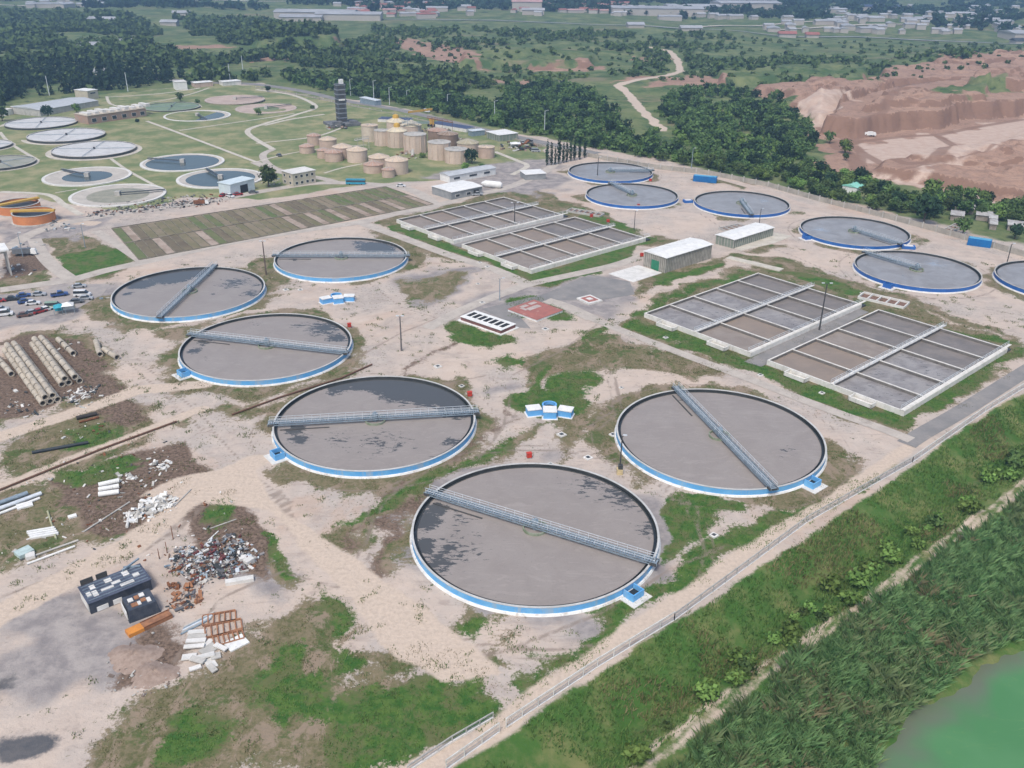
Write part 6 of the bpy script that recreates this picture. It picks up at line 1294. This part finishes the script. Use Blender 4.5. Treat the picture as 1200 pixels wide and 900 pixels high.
def forest(name, label, XY, r, hgt, nleaf, size, m_, seed, cat='woodland', conic=0.0):
    """merged crowns for woods too many to count"""
    rg = np.random.default_rng(seed); X, Y = XY; n = len(X)
    if n == 0: return
    Z = height(X, Y); base = [leaf_cloud(nleaf, size, lobed(random.Random(seed + k), r, .2, hgt, 4), seed + k) for k in range(4)]
    if conic: base = [leaf_cloud(nleaf, size, [(0, 0, hgt * .25, r, r, hgt * .25), (0, 0, hgt * .55, r * .6, r * .6, hgt * .25), (0, 0, hgt * .85, r * .25, r * .25, hgt * .18)], seed + k) for k in range(4)]
    VV = []; FF = []; off = 0
    for i in range(n):
        V, F = base[i % 4]; a = rg.uniform(0, 6.28); s = rg.uniform(.45, 1.5); c, q = math.cos(a), math.sin(a); R3 = np.array([[c, -q, 0], [q, c, 0], [0, 0, rg.uniform(.8, 1.15)]])
        VV.append((V * s) @ R3.T + np.array([X[i], Y[i], Z[i] - .3])); FF.append(F + off); off += len(V)
    V = np.concatenate(VV); F = np.concatenate(FF); print(name, n, len(F)); return stuff(name, npmesh(name, V, F, m_), label, cat)
rest = cand[270:]
for v, m_ in ((0, LEAF), (1, LEAF_D)):
    q = [c for i, c in enumerate(rest) if (i % 3 == 0) == bool(v)]
    forest('woodland', ('green wood beyond the perimeter road', 'darker trees mixed into the wood beyond the perimeter road')[v], (np.array([c[1] for c in q]), np.array([c[2] for c in q])), 3.0, 5.4, 120, .72, m_, 31 + v)
farw = [(-80, 135), (0, 124), (60, 112), (130, 108), (200, 100), (300, 95), (330, 90), (420, 108), (520, 110), (600, 100), (560, 92), (500, 84), (440, 78), (420, 70), (400, 60), (380, 40), (330, 28), (230, 22), (120, 18), (0, 14), (-120, 10), (-160, 60)]
X, Y = samp(farw, 11, .5, 5, (60, .36, 12)); forest('woodland', 'dark woodland filling the far left behind the old plant', (X, Y), 6.5, 9, 70, 1.9, LEAF, 41)
X, Y = samp([(-60, 130), (60, 112), (200, 98), (220, 88), (100, 82), (-20, 92)], 8, .5, 6, (30, .3, 3)); forest('conifer_wood', 'dark pointed conifers behind the long hall', (X, Y), 3.2, 15, 60, 1.3, LEAF_D, 45, conic=1)
scr = [(420, 100), (600, 96), (720, 90), (860, 100), (1040, 96), (1200, 86), (1250, 60), (1200, 52), (900, 46), (600, 36), (440, 34), (400, 55)]
X, Y = samp(scr, 13, .5, 7, (55, .66, 21)); forest('scrub_trees', 'patches of scrub trees on the green plain', (X, Y), 5, 5.5, 50, 1.7, LEAF, 51)
X, Y = samp(scr, 12, .5, 8, None, .34); forest('scrub_bushes', 'scattered bushes on the green plain', (X, Y), 2.6, 2.6, 24, 1.2, LEAF, 55)
X, Y = samp([(600, 12), (900, 22), (1250, 44), (1300, 8), (1200, -12), (0, -20), (-60, 4), (300, 16)], 22, .5, 9, (110, .44, 8)); forest('woodland', 'hazy tree masses around the distant town', (X, Y), 9, 10, 34, 3.4, LEAF_D, 61)
X, Y = samp([(-300, -14), (1500, -30), (1500, -50), (-300, -50)], 60, .5, 10, (300, .35, 8)); forest('woodland', 'hazy woods on the farthest plain', (X, Y), 22, 14, 20, 9, LEAF_D, 65)
near_scrub = [(770, 160), (790, 165), (820, 182), (860, 192), (905, 202), (955, 185), (940, 196), (1000, 212), (1060, 228), (960, 205), (940, 190), (955, 165), (900, 150), (860, 130), (780, 120), (760, 140)]
X, Y = samp(near_scrub, 5, .5, 12, (16, .42, 5)); forest('scrub_bushes', 'bright scrub between the wood and the quarry', (X, Y), 2.3, 2.6, 60, .7, LEAF_B, 71)
X, Y = samp([(520, 112), (600, 124), (640, 98), (720, 92), (700, 84), (560, 86), (440, 80), (430, 98)], 8, .5, 13, (26, .5, 5)); forest('scrub_bushes', 'low green scrub beyond the belt of trees', (X, Y), 2.6, 2.4, 40, .9, LEAF_B, 75)
# shrubs along the ditch beyond the front fence
rgs = random.Random(4)
DL = [(640, 940), (740, 875), (830, 812), (901, 763), (965, 711), (1040, 664), (1093, 620), (1200, 542), (1290, 478)]
k = 0
for a, b in zip(DL[:-1], DL[1:]):
    A, B = Gz(*a), Gz(*b); n = int((B - A).length / 1.5)
    for i in range(n):
        if rgs.random() < (.62 if a[0] > 800 else .15):
            p = A.lerp(B, (i + rgs.random() * .5) / n) + Vector((rgs.gauss(0, 1.6), rgs.gauss(0, 1.6), 0)); s = rgs.uniform(.35, 1.05); v = rgs.choice((1, 1, 1, 0))
            plant_tree('bush', v, (p.x, p.y, hz(p.x, p.y) - .3), s, ('mid green', 'bright green')[v] + ' shrub in the hedge of the ditch beyond the fence', 'shrubs of the ditch beyond the fence')
# ================================================================== GRASS AND REEDS
def blades(name, label, cat, X, Y, h, spread, nb, wd, m_, seed, lean=.5, zoff=0, radial=False, lump=None):
    rg = np.random.default_rng(seed); n = len(X); Z = height(X, Y) + zoff
    dX = rg.normal(0, spread, n * nb); dY = rg.normal(0, spread, n * nb); X = np.repeat(X, nb) + dX; Y = np.repeat(Y, nb) + dY; Z = np.repeat(Z, nb); hh = np.repeat(rg.uniform(.6, 1.3, n), nb) * h * rg.uniform(.6, 1.2, n * nb)
    a = np.arctan2(dY, dX) if radial else rg.uniform(0, 2 * PI, n * nb); hh = hh * (1 if lump is None else .25 + 1.0 * vnoise(X, Y, lump, 77) + .5 * vnoise(X, Y, 9, 78)); l = rg.uniform(.1, 1, n * nb) * lean * hh; b = a + PI / 2
    P0 = np.stack([X - wd * np.cos(b), Y - wd * np.sin(b), Z - .05], -1); P1 = np.stack([X + wd * np.cos(b), Y + wd * np.sin(b), Z - .05], -1)
    M0 = np.stack([X + l * .35 * np.cos(a) + wd * np.cos(b), Y + l * .35 * np.sin(a) + wd * np.sin(b), Z + hh * .6], -1); T = np.stack([X + l * np.cos(a), Y + l * np.sin(a), Z + hh], -1)
    V = np.stack([P0, P1, M0, T], 1).reshape(-1, 3); print(name, n * nb); return stuff(name, npmesh(name, V, np.arange(len(V)).reshape(-1, 4), m_), label, cat)
reedp = Pw([(760, 925), (860, 838), (935, 775), (1015, 716), (1105, 650), (1200, 583), (1330, 490), (1500, 420), (1500, 640), (1330, 690), (1205, 742), (1170, 758), (1135, 775), (1105, 800), (1075, 825), (1050, 845), (1030, 870), (1022, 900), (1010, 940)])
def ingrid(P, step, seed, thr=None):
    xs = [p[0] for p in P]; ys = [p[1] for p in P]; rg = np.random.default_rng(seed); X, Y = np.meshgrid(np.arange(min(xs), min(max(xs), 200), step), np.arange(min(ys), min(max(ys), 330), step)); X = X.ravel() + rg.uniform(-.5, .5, X.size) * step; Y = Y.ravel() + rg.uniform(-.5, .5, Y.size) * step
    k = sd_poly(X, Y, P) > 0
    if thr: k &= vnoise(X, Y, thr[0], 7) > thr[1]
    return X[k], Y[k]
X, Y = ingrid(reedp, 1.15, 1); blades('reed_bed', 'dense green reeds on the bank of the green pond', 'reeds', X, Y, 1.6, .36, 46, .045, REED, 1, .9, radial=True, lump=3.2)
X, Y = ingrid(reedp, 2.8, 21, (9, .55)); blades('dry_reeds', 'yellowing dry reeds in patches of the reed bed', 'reeds', X, Y, 1.9, .4, 30, .04, foliage('dry_reed_leaves', (.13, .12, .06), (.30, .27, .15), .4), 22, 1.1, radial=True)
X, Y = ingrid(reedp, 2.0, 2, (5, .5)); blades('reed_bed', 'taller pale reed tufts rising from the reed bed', 'reeds', X, Y, 2.3, .35, 26, .045, foliage('pale_reeds', (.085, .14, .055), (.21, .26, .12), .3), 2, .9, radial=True)
bermp = Pw([(540, 925), (592, 866), (705, 791), (850, 695), (1072, 549), (1154, 491), (1205, 461), (1330, 378), (1330, 470), (1200, 562), (1100, 634), (1010, 702), (930, 760), (850, 818), (735, 905), (720, 925)])
X, Y = ingrid(bermp, .75, 3, (5, .25)); blades('tall_grass', 'tall green grass on the bank beyond the fence', 'grass', X, Y, .7, .3, 6, .07, GRASSM, 3, .8)
X, Y = ingrid(bermp, .9, 4, (9, .62)); blades('dry_grass', 'straw coloured grass among the green on the bank', 'grass', X, Y, .8, .35, 7, .06, STRAW, 4, .8)
XY = ingrid(Pw([(-100, 925), (-60, 560), (130, 440), (330, 440), (600, 330), (800, 330), (1230, 380), (1230, 440), (1040, 560), (590, 866), (540, 925)]), .8, 5)
gsd = cover_sd('green', *XY) + (vnoise(XY[0], XY[1], 3, 2) - .5) * 4; k = gsd > .3; blades('grass', 'patches of fresh short grass around the tanks', 'grass', XY[0][k], XY[1][k], .32, .25, 5, .06, GRASSM, 5, .9)
osd = cover_sd('olive', *XY) + (vnoise(XY[0], XY[1], 4, 3) - .5) * 8; k = (osd > 1) & (gsd < 0) & (vnoise(XY[0], XY[1], 2.5, 9) > .55); blades('weeds', 'sparse dry weeds on the bare ground', 'weeds', XY[0][k], XY[1][k], .28, .3, 4, .05, foliage('weed_leaves', (.07, .085, .03), (.17, .16, .07), .3), 6, .9)

XY = ingrid(Pw([(-80, 910), (-60, 350), (130, 320), (500, 270), (1000, 250), (1230, 310), (1230, 380), (1040, 520), (590, 850), (540, 905)]), 1.0, 15)
bs_ = np.maximum.reduce([-(np.hypot(XY[0] - c_[0], XY[1] - c_[1]) - c_[2] - 1.5) for c_ in TANKS.values()]); k = (bs_ < 0) & (vnoise(XY[0], XY[1], 2.2, 19) > .80) & (vnoise(XY[0], XY[1], 18, 20) > .45) & (cover_sd('grey', *XY) < 2)
qp = [[tuple(G(*p)[:2]) for p in q] for q in ([(464, 257), (585, 230), (748, 280), (621, 318)], [(755, 366), (884, 319), (1175, 409), (1057, 486)], [(540, 372), (640, 325), (740, 320), (800, 280), (915, 270), (930, 300), (780, 325), (640, 385)])]
for q in qp: k &= sd_poly(XY[0], XY[1], q) < -1.5
blades('weeds', 'small green weeds dotted over the bare dirt', 'weeds', XY[0][k], XY[1][k], .38, .35, 10, .06, foliage('weed_leaves_green', (.05, .085, .025), (.15, .17, .07), .3), 16, .9)
# ================================================================== TOWN ON THE HORIZON
ROOFS = [mat('town_red', (.34, .13, .11), .8, (.26, .12, .1), .05), mat('town_white', (.42, .43, .44), .7, (.30, .31, .32), .05), mat('town_grey', (.38, .39, .41), .8, (.28, .29, .3), .05), mat('town_pink', (.50, .30, .28), .8, (.4, .26, .24), .05)]
WALLS = mat('town_wall', (.46, .42, .38), .85, (.44, .40, .36), .05)
rgt = random.Random(21); nh = 0
BANDS = [((395, 560), (6, 22), 48, (0, 1, 2, 0, 3), 'red and white roofed houses of the town left of centre'), ((600, 770), (1, 19), 48, (0, 0, 3, 1), 'long red roofed blocks of the town at the top centre'), ((900, 1195), (8, 40), 100, (1, 2, 1, 1), 'small pale houses of the far right suburb'), ((-20, 150), (0, 10), 22, (1, 2, 1), 'pale roofs in the haze at the far left'), ((770, 900), (8, 24), 14, (1, 2), 'pale sheds at the edge of the distant town')]
for (x0, x1), (y0, y1), n, rk, tx in BANDS:
    for i in range(n):
        px = rgt.uniform(x0, x1); py = rgt.uniform(y0, y1); o = Gz(px, py); big = rgt.random() < .25; L = rgt.uniform(9, 17) * (2.2 if big else 1); Wd = rgt.uniform(7, 12) * (1.4 if big else 1); h = rgt.uniform(3.5, 7)
        t = thing('town_house', tx, 'house', o, rgt.choice((.1, .3, -.2, 1.4)), 'houses: ' + tx)
        part(t, 'wall', MB().box(0, 0, -1, L, Wd, h + 1), WALLS)
        mb = MB(); v = [(-L / 2 - .5, -Wd / 2 - .5, h), (L / 2 + .5, -Wd / 2 - .5, h), (L / 2 + .5, Wd / 2 + .5, h), (-L / 2 - .5, Wd / 2 + .5, h), (-L / 2 - .5, 0, h + 2), (L / 2 + .5, 0, h + 2)]
        for f in ((0, 1, 5, 4), (3, 4, 5, 2), (0, 4, 3), (1, 2, 5)): mb.quad(*[v[q] for q in f])
        part(t, 'roof', mb, ROOFS[rgt.choice(rk)])
def hall(px, L, Wd, h, an, m_, tx, name='industrial_hall'):
    t = thing(name, tx, 'hall', Gz(*px), an, None); part(t, 'wall', MB().box(L / 2, 0, -2, L, Wd, h + 2), WALLS); mb = MB(); v = [(-1, -Wd / 2 - 1, h), (L + 1, -Wd / 2 - 1, h), (L + 1, Wd / 2 + 1, h), (-1, Wd / 2 + 1, h), (-1, 0, h + 3), (L + 1, 0, h + 3)]
    for f in ((0, 1, 5, 4), (3, 4, 5, 2), (0, 4, 3), (1, 2, 5)): mb.quad(*[v[q] for q in f])
    part(t, 'roof', mb, m_)
WR, GRR = ROOFS[1], ROOFS[2]
for px, L, Wd, h, an, m_, tx in [((325, 20), 120, 45, 9, .02, WR, 'long white industrial hall at the upper left, back one'), ((372, 23), 95, 35, 9, .02, WR, 'long white industrial hall at the upper left, front one'), ((330, 25), 60, 30, 7, .05, GRR, 'grey industrial hall before the long white ones'),
 ((716, 16), 150, 40, 10, .0, GRR, 'long grey hall in the middle of the distant town'), ((780, 13), 120, 40, 9, .1, WR, 'long white hall right of the grey one in the town'), ((838, 11), 110, 60, 12, .15, WR, 'largest bright white hall of the town'), ((1178, 46), 60, 40, 9, .1, WR, 'white hall cut by the right edge above the quarry'),
 ((430, 5), 30, 20, 26, .1, WALLS, 'pale high block in the town left of centre'), ((107, 27), 55, 20, 6, -.1, GRR, 'grey hall roof in the far left woods'), ((95, 57), 45, 20, 4, .1, GRR, 'low grey compound roof in the left woods'), ((122, 53), 30, 12, 4, .1, WR, 'narrow white roof in the left woods'), ((190, 29), 22, 14, 4, 0, WR, 'small white roof in the far woods, left of two'), ((203, 18), 24, 14, 4, .2, WR, 'small white roof in the far woods, right of two'), ((113, 88), 10, 8, 3, .1, WR, 'tiny white hut among the conifers'),
 ((735, 32), 22, 16, 4, .1, GRR, 'grey shed alone on the green plain, left'), ((797, 36), 28, 14, 4, .1, WR, 'white shed alone on the green plain, right'), ((912, 43), 22, 9, 4, 0, ROOFS[0], 'red roofed farm shed on the plain, left'), ((944, 44), 16, 9, 4, 0, ROOFS[0], 'red roofed farm shed on the plain, right'), ((1008, 12), 70, 20, 7, .05, mat('navy_panel', (.05, .07, .14)), 'dark blue roofed hall in the far right suburb'), ((1186, 51), 40, 14, 4, .1, CONC_D, 'dark low shed before the right edge white hall'), ((600, 12), 50, 30, 14, 0, ROOFS[3], 'pink block at the left of the red roofed town'), ((612, 17), 34, 14, 7, 0, WR, 'white fronted hall before the red roofed town')]:
    hall(px, L, Wd, h, an, m_, tx)
HWY = mat('highway', (.34, .35, .34), .9, (.28, .29, .28), .05)
road('highway', [(300, 22), (460, 23), (560, 24), (620, 26), (760, 31), (900, 41), (1050, 46), (1200, 52), (1350, 60)], 8, HWY, .8)
for nm, P_ in (('far_road', [(895, 36), (1000, 30), (1080, 29)]), ('far_road', [(820, 32), (900, 30), (1000, 25)]), ('far_road', [(-50, 4), (60, 9), (90, 9)]), ('far_road', [(150, 0), (300, 2), (420, 1)]), ('far_road', [(60, 85), (90, 83), (110, 84)])): road(nm, P_, 9, PATHM, 1.0)
for i in range(8):
    lamp_post([(620, 20), (430, 12), (1015, 14), (1110, 26), (270, 96), (285, 85), (58, 112), (150, 107)][i], 14, 'distant thin mast, number ' + 'one two three four five six seven eight'.split()[i] + ' from the town to the old plant', 0, STEEL_L, r=.35, group='distant masts', name='mast', cat='mast') if i > 3 else None

# ================================================================== HAZE
hb = MB(); hb.box(0, 4600, -14, 15000, 9600, 133)
hm = bpy.data.materials.new('haze'); hm.use_nodes = True; hn = hm.node_tree; hn.nodes.clear()
ho = hn.nodes.new('ShaderNodeOutputMaterial'); hv = hn.nodes.new('ShaderNodeVolumePrincipled'); hv.inputs['Color'].default_value = (.42, .66, .95, 1); hv.inputs['Density'].default_value = .00024; hv.inputs['Anisotropy'].default_value = .2
hn.links.new(hv.outputs[0], ho.inputs['Volume'])
hz_ = link('haze', hb.mesh('haze', hm)); hz_['kind'] = 'stuff'; hz_['label'] = 'thin bluish haze over the far plain'
